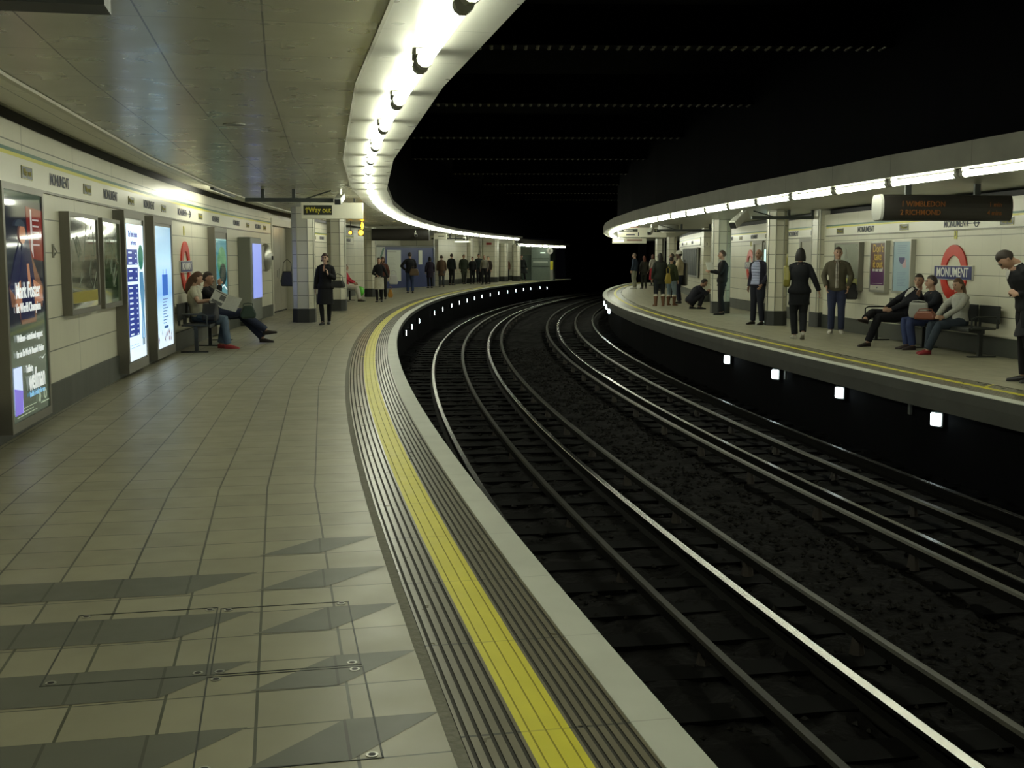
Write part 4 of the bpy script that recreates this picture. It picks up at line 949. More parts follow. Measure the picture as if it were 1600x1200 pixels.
# ------------------------------------------------------------------ people
def V(*a): return Vector(a)
class Loft:
    """closed tube through sections: (centre, side vec, fwd vec, rx, ry)"""
    def __init__(s): s.b = MB()
    def add(s, secs, n=16, sq=2.0):
        b = s.b; rings = []
        for c, sd, fw, rx, ry in secs:
            rg = []
            for j in range(n):
                a = 2 * PI * j / n; ca, sa = math.cos(a), math.sin(a)
                ca = math.copysign(abs(ca) ** (2 / sq), ca); sa = math.copysign(abs(sa) ** (2 / sq), sa)
                rg.append(len(b.v)); b.v.append(tuple(c + sd * ca * rx + fw * sa * ry))
            rings.append(rg)
        for p, q in zip(rings, rings[1:]):
            for j in range(n): b.f.append((p[j], p[(j + 1) % n], q[(j + 1) % n], q[j])); b.m.append(0); b.uv.append([(0, 0)] * 4)
        for rg, rev in ((rings[0], True), (rings[-1], False)):
            b.f.append(tuple(rg[::-1] if rev else rg)); b.m.append(0); b.uv.append([(0, 0)] * n)
        return s
def fuse(mb, voxel, it=2):
    me = mb.mesh('tmp', M_BLACK); bm = bmesh.new(); bm.from_mesh(me); bmesh.ops.recalc_face_normals(bm, faces=bm.faces); bm.to_mesh(me); bm.free()
    o = bpy.data.objects.new('tmp', me); COL.objects.link(o)
    r = o.modifiers.new('r', 'REMESH'); r.mode = 'VOXEL'; r.voxel_size = voxel
    if it:
        q = o.modifiers.new('s', 'SMOOTH'); q.factor = .5; q.iterations = it
    dg = bpy.context.evaluated_depsgraph_get()
    out = bpy.data.meshes.new_from_object(o.evaluated_get(dg)); bpy.data.objects.remove(o); bpy.data.meshes.remove(me)
    out.polygons.foreach_set('use_smooth', [True] * len(out.polygons)); return out
SKIN = {'light': (.42, .25, .17), 'pale': (.50, .33, .24), 'tan': (.30, .17, .11), 'dark': (.10, .055, .035)}
def cloth(name, col, rough=.85): return mat('cloth ' + name, col, rough, noise=.25, nscale=9, spec=.25)
def lerp(a, b, t): return a + (b - a) * t
def person(loc, facing, label, H=1.75, build=1.0, fem=False, skin='light', pose=None, head_yaw=0, head_pitch=0, turn=0,
           top=None, top_style='jacket', shirt=None, bottom=None, bottom_style='trousers', hem=None, shoes=((.02, .018, .016), 'shoe'),
           hair=((.03, .02, .015), 'short'), vox=.012, hat=None, sleeves='long', group=None, glasses=False, tie=None, flare=.03):
    P = dict(hip=V(0, 0, .93), neck=V(0, -.01, 1.455),
             RE=V(.235, -.03, 1.14), RW=V(.245, .04, .89), LE=V(-.235, -.03, 1.14), LW=V(-.245, .04, .89),
             RK=V(.095, .03, .50), RA=V(.10, -.03, .085), LK=V(-.095, .03, .50), LA=V(-.10, -.03, .085), RT=V(.15, 1, 0), LT=V(-.15, 1, 0), RH=None, LH=None)
    for k, v in (pose or {}).items(): P[k] = V(*v) if v is not None else None
    hip, neck = P['hip'], P['neck']; bw = build; sh_w = (.178 if not fem else .155) * (0.55 + .45 * bw)
    up = (neck - hip).normalized()
    def frame(t, tw):
        sd = Quaternion(V(0, 0, 1), math.radians(tw)) @ V(1, 0, 0); fw = up.cross(sd).normalized(); sd = fw.cross(up).normalized(); return sd, fw
    def spine(t):
        c = hip.lerp(neck, t); sd, fw = frame(t, turn * t); return c + fw * (-.02 * math.sin(PI * min(1, max(0, t)))), sd, fw
    # torso profile: t, rx, ry
    TP = [(-.14, .120, .085), (-.06, .165, .115), (.04, .168, .118), (.20, .145 if not fem else .128, .105), (.36, .140 if not fem else .118, .10), (.55, .158 if not fem else .138, .115), (.72, .172 if not fem else .145, .118), (.86, .160 if not fem else .135, .100), (.95, .110, .075), (1.02, .060, .058)]
    def torso(off=0, t0=-.14, t1=1.02, grow=0.0, belly=0.0):
        out = []
        for t, rx, ry in TP:
            if t < t0 - 1e-6 or t > t1 + 1e-6: continue
            c, sd, fw = spine(t); out.append((c + fw * belly * math.exp(-((t - .25) / .22) ** 2), sd, fw, rx * bw + off + grow * max(0, .3 - t), ry * (.5 + .5 * bw) + off + belly * math.exp(-((t - .25) / .22) ** 2)))
        return out
    sd1, fw1 = frame(1, turn); sd0, fw0 = frame(0, 0)
    c85 = spine(.865)[0]; c97 = spine(.965)[0]; RS = c85 + sd1 * sh_w; LS = c85 - sd1 * sh_w; hipR = hip + V(.088, 0, -.02); hipL = hip + V(-.088, 0, -.02)
    def limb(L_, pts, rads, sub=3, n=12):
        """smooth tapering limb"""
        P_, R_ = [], []
        for i in range(len(pts) - 1):
            for j in range(sub):
                t = j / sub; P_.append(pts[i].lerp(pts[i + 1], t)); R_.append(lerp(rads[i], rads[i + 1], t))
        P_.append(pts[-1]); R_.append(rads[-1]); L_.b.tube(P_, R_, n)
    B = Loft(); B.add(torso())
    # neck and head
    hy = Quaternion(V(0, 0, 1), math.radians(head_yaw + turn)) ; hp = Quaternion(V(1, 0, 0), math.radians(head_pitch)); hq = hy @ hp
    hb = neck + up * .03; hc = hb + hq @ V(0, .025, .135)
    B.b.tube([neck - up * .05, hb + up * .01, hc - hq @ V(0, .01, .03)], [.062, .054, .054] if not fem else [.054, .046, .047], 12)
    H_ = MB(); H_.sphere((0, 0, 0), 1, 28, 20)
    hs = 0.96 if fem else 1.0
    def headpt(v, sc=1.0):
        x, y, z = v; w_ = 1 - .26 * max(0, -z) ** 1.3; yy = y * (1 - (.10 if y > 0 else .25) * max(0, -z))
        p = V(x * .076 * w_, yy * .096 - .005 + .014 * max(0, -z), z * .118) * sc * hs; return hc + hq @ p
    i0 = len(B.b.v); B.b.v += [tuple(headpt(v)) for v in H_.v]
    for f in H_.f: B.b.f.append(tuple(i0 + k for k in f)); B.b.m.append(0); B.b.uv.append([(0, 0)] * len(f))
    hl = lambda x, y, z: hc + hq @ (V(x, y, z) * hs)
    B.b.tube([hl(0, .084, .018), hl(0, .100, -.008), hl(0, .110, -.026), hl(0, .088, -.036)], [.009, .011, .015, .010], 8)
    B.b.sphere(hl(0, .078, -.100), (.020, .018, .016), 8, 6)
    for sx in (-1, 1): B.b.tube([hl(sx * .070, -.006, .022), hl(sx * .084, -.012, .006), hl(sx * .076, -.002, -.026)], [.012, .016, .009], 8)
    # arms, hands
    elb = {}
    for side, S, E_, W_, sx in (('R', RS, P['RE'], P['RW'], 1), ('L', LS, P['LE'], P['LW'], -1)):
        k = .92 if fem else 1.0
        limb(B, [c97 + sd1 * sx * sh_w * .38, S, S.lerp(E_, .5), E_, E_.lerp(W_, .35), W_], [.050 * k, .054 * k, .046 * k, .038 * k, .040 * k, .025 * k])
        d = (W_ - E_).normalized(); hd = P[side + 'H'].normalized() if P[side + 'H'] else (d + V(0, .25, -.35)).normalized()
        # palm plane
        pn = V(sx * -1, 0, 0) if abs(hd.x) < .7 else V(0, 0, -1); pn = (pn - hd * pn.dot(hd)).normalized(); ps = hd.cross(pn).normalized()
        if ps.y < 0: ps = -ps
        secs = [(W_ - d * .012, ps, pn, .024, .018), (W_ + hd * .03, ps, pn, .034, .016), (W_ + hd * .075, ps, pn, .040, .014), (W_ + hd * .092, ps, pn, .036, .011)]
        B.add([(c, a, b_, x * k, y * k) for c, a, b_, x, y in secs], 12)
        for i, (ln, o_) in enumerate(((.072, .028), (.080, .009), (.074, -.010), (.058, -.028))):
            q = W_ + hd * .086 * k + ps * o_ * k; a1 = (hd + pn * .25).normalized(); a2 = (hd + pn * .9).normalized(); a3 = (hd * .6 + pn).normalized()
            B.b.tube([q - hd * .02, q, q + a1 * ln * .42, q + a1 * ln * .42 + a2 * ln * .32, q + a1 * ln * .42 + a2 * ln * .32 + a3 * ln * .24], [.0095, .0095, .009, .0085, .007], 8)
        q = W_ + hd * .025 + ps * .024 * k; a1 = (hd * .75 + ps * .8 + pn * .2).normalized(); a2 = (hd + ps * .25 + pn * .4).normalized()
        B.b.tube([q - ps * .015, q, q + a1 * .035, q + a1 * .035 + a2 * .032], [.012, .0125, .011, .008], 8)
    # legs, feet
    for S, K, A, T in ((hipR, P['RK'], P['RA'], P['RT']), (hipL, P['LK'], P['LA'], P['LT'])):
        calf = K.lerp(A, .35) - (T.normalized() * .012)
        limb(B, [S + V(0, 0, .02), S.lerp(K, .35), K, calf, A], [.088 * bw, .080 * bw, .054, .056, .036])
        t = T.normalized(); B.b.tube([A - t * .03 + V(0, 0, -.035), A + V(0, 0, -.03), A + t * .08 + V(0, 0, -.052), A + t * .155 + V(0, 0, -.062)], [(.034, .034), (.036, .042), (.042, .028), (.036, .018)], 10)
    sc = H / 1.75
    def fin(mesh, name, m, parent=None):
        mesh.materials.clear(); mesh.materials.append(m); o = bpy.data.objects.new(name, mesh); COL.objects.link(o)
        if parent: o.parent = parent
        return o
    body = fin(fuse(B.b, min(vox, .010)), 'person', mat('skin ' + skin, SKIN[skin], .55, noise=.08, nscale=12))
    body.location = loc; body.rotation_euler = (0, 0, math.radians(facing)); body.scale = (sc, sc, sc); tag(body, label, 'person', group)
    # face details
    b = MB()
    for sx in (-1, 1): b.sphere(hl(sx * .029, .083, .016), .0105, 10, 6)
    b.build('eyes', mat('eye dark', (.03, .02, .015), .2), body, smooth=True)
    b = MB()
    for sx in (-1, 1): b.tube([hl(sx * .016, .093, .033), hl(sx * .032, .089, .038), hl(sx * .046, .076, .032)], .004, 6)
    b.build('eyebrows', mat('hair ' + str(hair[0]), hair[0], .7), body)
    b = MB(); b.tube([hl(-.022, .083, -.060), hl(0, .092, -.059), hl(.022, .083, -.060)], [.003, .006, .003], 6); b.build('mouth', mat('lips', (.30, .09, .07), .5), body)
    if glasses:
        b = MB()
        for sx in (-1, 1): b.tube([hl(sx * .030 + .020 * math.cos(t), .098, .016 + .015 * math.sin(t)) for t in [i * PI / 5 for i in range(11)]], .0022, 5)
        b.tube([hl(-.01, .10, .018), hl(.01, .10, .018)], .002, 5); b.build('glasses', M_BLACK, body)
    # hair
    hc_, st = hair
    if st != 'none':
        hm = mat('hair ' + str(hc_), hc_, .6, noise=.3, nscale=20); Hh = Loft(); i0 = 0; vs = []
        for v in H_.v:
            x, y, z = v
            line = {'short': .58, 'thin': .75, 'long': .50, 'bob': .42, 'curly': .50, 'pony': .55}[st]
            back = {'short': -.35, 'thin': -.2, 'long': -.95, 'bob': -.9, 'curly': -.8, 'pony': -.35}[st]
            lim = line if y > .30 else (lerp(line, back, min(1, (.30 - y) / .45)))
            if y > -.15 and st in ('short', 'thin', 'pony'): lim = max(lim, -.02 if y < .3 else line)
            g = 1.03 + .10 * min(1, (z - lim) / .22) if z > lim else .86
            if st in ('curly', 'bob') and z > lim: g += .08
            if st == 'thin' and z > lim: g = 1.04
            vs.append(tuple(headpt(v, g)))
        Hh.b.v += vs
        for f in H_.f: Hh.b.f.append(f); Hh.b.m.append(0); Hh.b.uv.append([(0, 0)] * len(f))
        if st == 'long':
            Hh.b.tube([hl(0, -.045, .03), hl(0, -.075, -.06), hl(0, -.085, -.15), hl(0, -.075, -.26), hl(0, -.07, -.32)], [(.060, .070), (.045, .082), (.036, .084), (.030, .074), (.02, .045)], 14)
        if st == 'bob':
            Hh.b.tube([hl(0, -.02, .06), hl(0, -.030, -.05), hl(0, -.035, -.125)], [(.085, .085), (.085, .106), (.070, .102)], 14)
        if st == 'curly':
            rr = random.Random(4)
            for i in range(22):
                a = rr.uniform(.15, 2 * PI - .15) + PI / 2; z = rr.uniform(-.09, .075)
                if math.sin(a) > .25 and z < .055: continue
                Hh.b.sphere(hl(.080 * math.cos(a), .090 * math.sin(a) - .01, z), .022, 8, 6)
        fin(fuse(Hh.b, .008 if vox < .013 else .012, 1), 'hair', hm, body)
    if hat:
        b = MB(); b.sphere(tuple(hl(0, -.008, .075)), (.092, .108, .085), 16, 10); b.tube([hl(0, .02, .045), hl(0, .10, .052), hl(0, .155, .045)], [(.075, .012), (.070, .010), (.04, .006)], 12)
        fin(fuse(b, .008, 1), 'cap', cloth('cap' + str(hat), hat), body)
    # shoes
    sh_col, sh_kind = shoes
    if sh_col:
        for A, K, T in ((P['RA'], P['RK'], P['RT']), (P['LA'], P['LK'], P['LT'])):
            t = T.normalized(); b = MB()
            b.tube([A - t * .055 + V(0, 0, -.048), A - t * .01 + V(0, 0, -.040), A + t * .06 + V(0, 0, -.048), A + t * .14 + V(0, 0, -.060), A + t * .20 + V(0, 0, -.064)], [(.034, .034), (.042, .045), (.046, .036), (.045, .025), (.028, .016)], 12)
            b.tube([A - t * .06 + V(0, 0, -.078), A + t * .04 + V(0, 0, -.078), A + t * .13 + V(0, 0, -.078), A + t * .205 + V(0, 0, -.078)], [(.032, .010), (.042, .010), (.048, .010), (.028, .010)], 10)
            if sh_kind == 'boot': b.tube([A + V(0, 0, -.05), A.lerp(K, .25), A.lerp(K, .62)], [.050, .062, .078], 12)
            so = fin(fuse(b, .009, 1), 'boot' if sh_kind == 'boot' else 'shoe', mat('leather ' + str(sh_col), sh_col, .4), body)
            if sh_kind == 'boot':
                c = MB(); p = A.lerp(K, .62); d = (K - A).normalized(); c.tube([p - d * .03, p + d * .045], [.080, .078], 14)
                f = fin(fuse(c, .012, 2), 'fluffy_cuff', mat('fluffy cuff', (.55, .52, .42), .9, noise=.3, nscale=30), so)
    # lower garment
    if bottom:
        if bottom_style == 'trousers':
            L_ = Loft(); L_.add([x for x in torso(.014, -.14, .24)])
            for S, K, A in ((hipR, P['RK'], P['RA']), (hipL, P['LK'], P['LA'])):
                limb(L_, [S + V(0, 0, .02), S.lerp(K, .35), K, K.lerp(A, .4), A + (K - A).normalized() * (.005 if sh_kind != 'boot' else .12)], [.102 * bw, .097 * bw, .075, .072, .064])
            fin(fuse(L_.b, vox), 'trousers', cloth('trousers' + str(bottom), bottom), body)
        else:
            L_ = Loft(); kz = (hem if hem and top_style != 'coat' else .50)
            mid = (P['RK'] + P['LK']) / 2; tt = (hip.z - kz) / max(.05, hip.z - mid.z); e = hip.lerp(mid, tt)
            secs = [s_ for s_ in torso(.018, -.06, .24)][::-1]; c0, a0, f0, rx0, ry0 = secs[-1]
            for t in (.35, .7, 1.0): secs.append((c0.lerp(e, t), a0, f0, rx0 + .02 * t, ry0 + .035 * t))
            L_.add(secs, 18); fin(fuse(L_.b, vox), 'skirt', cloth('skirt' + str(bottom), bottom), body)
            if top_style != 'bare':
                for S, K, A in ((hipR, P['RK'], P['RA']), (hipL, P['LK'], P['LA'])):
                    L_ = Loft(); limb(L_, [S, K, K.lerp(A, .35), A - V(0, 0, .02)], [.085, .058, .060, .042]); fin(fuse(L_.b, vox), 'stocking', cloth('tights', (.012, .012, .014)), body)
    # upper garment
    if top:
        L_ = Loft(); off = {'jacket': .024, 'coat': .030, 'jumper': .018, 'tee': .014}[top_style]; base = -.14 if top_style in ('jacket', 'coat') else -.02
        secs = torso(off, base, .96, .05 if top_style in ('jacket', 'coat') else .02, belly=0)
        if top_style == 'coat' or hem and bottom_style != 'skirt':
            mid = (P['RK'] + P['LK']) / 2; kz = hem if hem else .60; tt = (hip.z - kz) / max(.05, hip.z - mid.z); e = hip.lerp(mid, min(1, tt)); c0, a0, f0, rx0, ry0 = secs[0]
            secs = [(c0.lerp(e, t), a0, f0, rx0 + flare * t, ry0 + flare * .7 * t) for t in (1, .6, .3)] + secs
        L_.add(secs, 20)
        for S, E_, W_, sx in ((RS, P['RE'], P['RW'], 1), (LS, P['LE'], P['LW'], -1)):
            if sleeves == 'long': limb(L_, [c97 + sd1 * sx * sh_w * .32, S, S.lerp(E_, .5), E_, W_ - (W_ - E_).normalized() * .005], [.048 + off * .3, .056 + off * .4, .056 + off * .4, .050 + off * .4, .036 + off * .5])
            else: limb(L_, [c97 + sd1 * sx * sh_w * .32, S, S.lerp(E_, .55)], [.050, .060, .062])
        cn = spine(.98); L_.b.tube([spine(.90)[0], spine(1.05)[0]], [.088, .066], 12)
        g = fin(fuse(L_.b, vox), {'jacket': 'jacket', 'coat': 'coat', 'jumper': 'jumper', 'tee': 'shirt'}[top_style], cloth('top' + str(top), top), body)
        if shirt:
            b = MB(); n = 8; rows = []
            for i in range(9):
                t = lerp(shirt[1] if len(shirt) > 1 and isinstance(shirt[1], float) else .35, 1.0, i / 8); c, sd, fw = spine(t)
                T2 = sorted(TP, key=lambda q: abs(q[0] - t)); lo = max([q for q in TP if q[0] <= t], key=lambda q: q[0]); hi_ = min([q for q in TP if q[0] >= t] or [TP[-1]], key=lambda q: q[0])
                f = 0 if hi_[0] == lo[0] else (t - lo[0]) / (hi_[0] - lo[0]); rx = lerp(lo[1], hi_[1], f) * bw + off + .004; ry = lerp(lo[2], hi_[2], f) * (.5 + .5 * bw) + off + .014
                wd = lerp(.10, .42, i / 8) if not (len(shirt) > 2) else shirt[2]
                if t > .93: rx = max(rx, .088); ry = max(ry, .086)
                row = []
                for j in range(n + 1):
                    a = PI / 2 + lerp(-wd, wd, j / n); row.append(c + sd * math.cos(a) * rx + fw * math.sin(a) * ry)
                rows.append(row)
            for r0, r1 in zip(rows, rows[1:]):
                for j in range(n): b.face([r0[j], r0[j + 1], r1[j + 1], r1[j]])
            so = b.build('shirt_front', cloth('shirt' + str(shirt[0]), shirt[0]), body, smooth=True)
            md = so.modifiers.new('t', 'SOLIDIFY'); md.thickness = .006; md.offset = 0
            b = MB(); b.tube([spine(1.0)[0] + up * .005, spine(1.07)[0]], [.066, .058], 14); b.build('collar', cloth('shirt' + str(shirt[0]), shirt[0]), body, smooth=True)
            if tie:
                b = MB(); r_ = [(rows[i][n // 2] + fw1 * .006) for i in range(9)]; b.tube(r_, [(.012 + .018 * (1 - i / 8), .004) for i in range(9)], 8); b.build('tie', cloth('tie', tie), body)
    return body
def held(name, loc, label, cat, parts, rz=0, sc=1.0):
    r = empty(name, loc, rz, label, cat); r.scale = (sc, sc, sc)
    for nm, b, m in parts: b.build(nm, m, r, smooth=False)
    return r
def bag(loc, rz, label, w=.34, h=.26, d=.12, col=(.02, .02, .02), strap=.30, name='handbag', sag=.06, strap_pts=None):
    b = MB(); n = 10
    prof = [(-w / 2 + .02, 0), (w / 2 - .02, 0), (w / 2, h * .35), (w / 2 - sag, h), (-w / 2 + sag, h), (-w / 2, h * .35)]
    b.prism(prof, -d / 2, d / 2); r = empty(name, loc, rz, label, 'bag'); m = mat('bag ' + str(col), col, .4); b.build('bag_body', m, r, bevel=.03)
    b = MB(); pts = strap_pts or [(-w / 2 + sag, 0, h - .02), (-w * .28, 0, h + strap * .7), (0, 0, h + strap), (w * .28, 0, h + strap * .7), (w / 2 - sag, 0, h - .02)]
    b.tube(pts, .009, 6); b.build('strap', m, r); return r
def XY(x, y): return (x, y, 0.0)
BLK = (.010, .010, .012); NAVY = (.012, .014, .030); JEAN = (.035, .050, .11); LJEAN = (.10, .14, .20)
WALK = dict(RK=(.09, .10, .50), RA=(.07, .10, .085), LK=(-.09, .02, .50), LA=(-.07, -.12, .095), RE=(.235, -.06, 1.14), RW=(.26, .0, .89), LE=(-.235, .0, 1.14), LW=(-.25, .12, .90))
# --- near platform: woman in black, walking to the camera
pw = dict(WALK); pw.update(RE=(.22, -.03, 1.13), RW=(.25, .0, .87), LE=(-.22, .0, 1.14), LW=(-.11, .20, 1.24), LH=(.15, .1, 1), RA=(.06, .10, .085), LA=(-.05, -.10, .095))
person(XY(-4.34, 26.9), 176, 'woman in a black coat walking towards the camera on the near platform', H=1.66, fem=True, skin='pale', pose=pw, top=BLK, top_style='coat', hem=.60, shirt=((.35, .20, .15), .72, .13), bottom=(.012, .012, .014), bottom_style='skirt', shoes=(BLK, 'shoe'), hair=((.045, .022, .014), 'curly'), vox=.011, glasses=True)
bag((-4.34 + .30, 26.9 - .08, .86), math.radians(-8), 'dark leather handbag hanging from the arm of the walking woman in black', w=.36, h=.17, d=.12, strap=.16)
# bag seen past the first column, held by someone hidden behind it
hidden = person(XY(-5.22, 29.9), 100, 'person in black almost fully hidden behind the first tiled column, only a bag showing', H=1.7, top=BLK, bottom=BLK, vox=.018)
bag((-5.63, 29.0, .84), 0, 'black shoulder bag sticking out left of the first tiled column', w=.34, h=.38, d=.14, strap=.30)
# --- seated couple on the near bench
BL = math.radians(0)
def seat_at(s_, u): p = pos(s_, u); return (p.x, p.y, 0.0)
fL = math.degrees(head(20.3)) - 90
sp = dict(hip=(0, 0, .55), neck=(.02, -.06, 1.07), RK=(.10, .44, .50), RA=(.08, .50, .085), LK=(-.10, .44, .50), LA=(-.06, .36, .085), RE=(.24, .04, .82), RW=(.20, .30, .86), LE=(-.25, .02, .80), LW=(-.17, .32, .86), RH=(-.2, .8, .3), LH=(.2, .8, .3), RT=(.1, 1, -.05), LT=(-.1, 1, -.05))
person(seat_at(20.1, -3.38), fL, 'woman in a cream top and blue jeans seated reading on the near bench', H=1.72, fem=True, skin='light', pose=sp, head_yaw=12, head_pitch=-18, top=(.42, .40, .31), top_style='tee', sleeves='short', bottom=LJEAN, shoes=((.30, .03, .03), 'shoe'), hair=((.075, .035, .018), 'long'), vox=.011)
m2p = dict(hip=(0, .04, .53), neck=(0, -.10, .98), RK=(.12, .50, .56), RA=(.06, .93, .24), LK=(-.10, .46, .50), LA=(.02, .86, .10), RE=(.24, .14, .78), RW=(.07, .14, 1.02), RH=(-.35, -.15, .9), LE=(-.25, .06, .76), LW=(-.08, .30, .68), LH=(.3, .9, .0), RT=(.15, 1, .15), LT=(.1, 1, .0))
person(seat_at(21.3, -3.32), fL - 4, 'man in a black jacket and dark jeans lounging beside the reading woman, legs crossed out', H=1.80, skin='tan', pose=m2p, head_yaw=-10, head_pitch=-6, top=BLK, bottom=(.022, .028, .055), shoes=((.02, .015, .013), 'shoe'), hair=((.02, .014, .01), 'short'), vox=.011)
# newspaper held by the woman
p0 = pos(20.2, -3.36)
r = empty('newspaper', (-4.86, 19.55, .80), head(20.2) - PI / 2, 'open newspaper held by the seated woman in the cream top', 'newspaper')
r.rotation_euler = (math.radians(-30), math.radians(28), head(20.2) + .15); r.scale = (.72, .72, .72)
b = MB(); b.box((-.34, -.004, -.18), (.0, 0, .22)); pgm = mat('newsprint', (.36, .35, .30), .7, noise=.2, nscale=30); b.build('left_page', pgm, r)
b = MB(); b.box((.0, -.004, -.18), (.34, 0, .22), 0, Matrix.Rotation(math.radians(-25), 4, 'Z')); b.build('right_page', pgm, r)
b = MB(); b.box((-.16, -.008, .0), (-.03, -.004, .14)); b.box((-.30, -.008, -.14), (-.04, -.004, -.06)); b.box((-.31, -.008, .17), (-.03, -.004, .19)); b.build('printed_pictures', mat('newsprint picture', (.06, .06, .055), .6), r)
bag(pos(19.72, -3.12, .50), head(20) - PI / 2, 'soft black bag tucked against the side of the reading woman', w=.40, h=.30, d=.24, col=(.018, .018, .022), strap=.03, name='shoulder_bag', sag=.14)
bag((-4.52, 19.75, .52), .3, 'dark green bag on the lap between the seated couple', w=.28, h=.22, d=.10, col=(.012, .03, .018), strap=.04)
# --- near platform further along
pw2 = dict(WALK); pw2.update(RW=(.06, .22, 1.06), RE=(.24, .0, 1.12), LE=(-.27, -.02, 1.15), LW=(-.36, .05, .95))
person(XY(-4.68, 40.75), 178, 'woman in a black top and cream skirt walking towards the camera by the balloon', H=1.57, fem=True, skin='light', pose=pw2, top=BLK, top_style='jumper', bottom=(.42, .40, .32), bottom_style='skirt', hem=.50, shoes=(BLK, 'shoe'), hair=((.05, .025, .015), 'long'), vox=.014)
bag((-4.18, 40.8, .62), 0, 'white plastic carrier bag hanging at the side of the cream skirt woman', w=.32, h=.34, d=.12, col=(.40, .40, .40), strap=.16, name='carrier_bag')
person(XY(-4.85, 43.5), 175, 'person in a brown top mostly hidden behind the cream skirt woman', H=1.60, fem=True, skin='tan', pose=WALK, top=(.08, .03, .02), top_style='jumper', bottom=(.02, .02, .02), hair=((.06, .03, .015), 'bob'), vox=.018)
bag((-4.55, 43.2, .08), 0, 'orange yellow shopping bag low beside the hidden person in brown', w=.20, h=.30, d=.12, col=(.34, .16, .02), strap=.12, name='shopping_bag')
pk = dict(LE=(-.38, -.05, 1.16), LW=(-.20, .10, 1.0), RE=(.25, .02, 1.14), RW=(.12, .16, .98))
person(XY(-4.51, 51.2), 8, 'man in a black jacket and jeans seen from behind with elbow out before the hoarding', H=1.80, build=1.05, skin='tan', pose=pk, top=BLK, bottom=JEAN, shoes=(BLK, 'shoe'), vox=.016)
bag((-4.30, 50.95, .78), 0, 'brown bag at the hip of the man standing before the hoarding', w=.42, h=.30, d=.16, col=(.09, .055, .03), strap=.10)
sr = dict(hip=(0, 0, .55), neck=(0, -.02, 1.08), RK=(.12, .42, .50), RA=(.14, .52, .085), LK=(-.10, .42, .50), LA=(-.10, .50, .085), RE=(.24, .10, .80), RW=(.14, .32, .68), LE=(-.24, .10, .80), LW=(-.14, .32, .68))
person(seat_at(41.3, -3.10), math.degrees(head(41)) - 92, 'seated person in a red top and white trousers past the second column', H=1.7, skin='light', pose=sr, top=(.42, .03, .05), top_style='jumper', bottom=(.48, .46, .40), vox=.018)
r = empty('balloon', (-5.55, 42.2, .34), 0, 'bright green balloon floating low beside the distant bench', 'balloon'); GBm = mat('green balloon', (.10, .50, .04), .15, spec=.7)
b = MB(); b.sphere((0, 0, 0), (.165, .165, .185), 20, 14); b.build('balloon_skin', GBm, r, smooth=True); b = MB(); b.tube([(0, 0, -.18), (0, 0, -.21)], [.008, .022], 8); b.build('knot', GBm, r); b = MB(); b.tube([(0, 0, -.21), (-.03, 0, -.28), (-.10, .02, -.335)], .003, 5); b.build('string', M_LTGREY, r)
far = [
 ((-4.25, 59.9), 20, 'person in a dark purple coat standing against the blue hoarding', dict(H=1.62, fem=True, top=(.018, .012, .025), top_style='coat', bottom=BLK, hair=((.012, .01, .01), 'bob'))),
 ((-3.81, 62.6), 5, 'person in a brown jacket seen from behind, next to the hoarding corner', dict(H=1.70, top=(.10, .060, .035), bottom=(.05, .055, .06), hem=.62, top_style='jacket', hair=((.06, .04, .02), 'short'))),
 ((-3.42, 65.6), -30, 'tall person in black just right of the brown jacket', dict(H=1.80, top=(.012, .016, .016), bottom=BLK)),
 ((-2.86, 68.7), 200, 'person in a dark green anorak left of the huddled group', dict(H=1.76, build=1.15, top=(.022, .028, .016), bottom=(.025, .028, .02), hem=.70)),
 ((-2.35, 68.9), 170, 'person in black in the middle of the huddled group', dict(H=1.62, top=BLK, bottom=BLK)),
 ((-2.02, 70.4), 190, 'tall dark figure behind the huddled group', dict(H=1.80, top=(.012, .018, .018), bottom=BLK)),
 ((-1.62, 67.9), 160, 'man in a grey shirt and black trousers at the right of the huddled group', dict(H=1.72, top=(.16, .15, .12), top_style='tee', bottom=BLK, skin='tan', hair=((.10, .06, .03), 'thin'))),
 ((-1.42, 69.3), 150, 'person close behind the man in the grey shirt', dict(H=1.66, top=(.035, .025, .02), bottom=BLK)),
 ((-.35, 76.9), 170, 'person in a brown top between the two last distant columns', dict(H=1.58, top=(.10, .055, .035), bottom=BLK)),
]
for (x, y), f, lab, kw in far: person(XY(x, y), f, lab, vox=.02, pose=(WALK if 'group' in lab else None), **kw)
person(XY(.66, 79.6), 180, 'dark broad figure in a long flaring coat by the far end cabin', H=1.76, build=1.5, fem=True, top=(.008, .010, .010), bottom=BLK, top_style='coat', hem=.12, flare=.22, hair=((.01, .01, .01), 'short'), vox=.022, pose=dict(RA=(.25, 0, .085), LA=(-.25, 0, .085), RK=(.18, 0, .5), LK=(-.18, 0, .5), RE=(.30, 0, 1.1), LE=(-.30, 0, 1.1), RW=(.36, .05, .85), LW=(-.36, .05, .85)))
# --- far platform
person(XY(6.20, 58.6), 60, 'man in a blue jacket and pale trousers at the far bend opposite', H=1.80, build=1.1, top=(.022, .032, .055), bottom=(.26, .26, .20), shoes=((.45, .45, .42), 'shoe'), hair=((.10, .07, .05), 'short'), vox=.018)
person(XY(6.72, 58.9), 20, 'person with reddish hair and dark clothes beside the blue jacket man', H=1.66, fem=True, top=(.03, .028, .022), bottom=(.02, .022, .016), hem=.7, hair=((.12, .03, .015), 'long'), skin='tan', vox=.018)
person(XY(7.85, 64.5), 30, 'person in a white top and red skirt beyond the two far friends', H=1.75, fem=True, top=(.45, .42, .36), top_style='tee', bottom=(.30, .02, .03), bottom_style='skirt', hem=.35, hair=((.09, .03, .02), 'bob'), vox=.02)
person(XY(7.1, 55.0), -20, 'person in dark olive between the red skirt and the long haired woman', H=1.62, top=(.03, .035, .022), bottom=BLK, vox=.02)
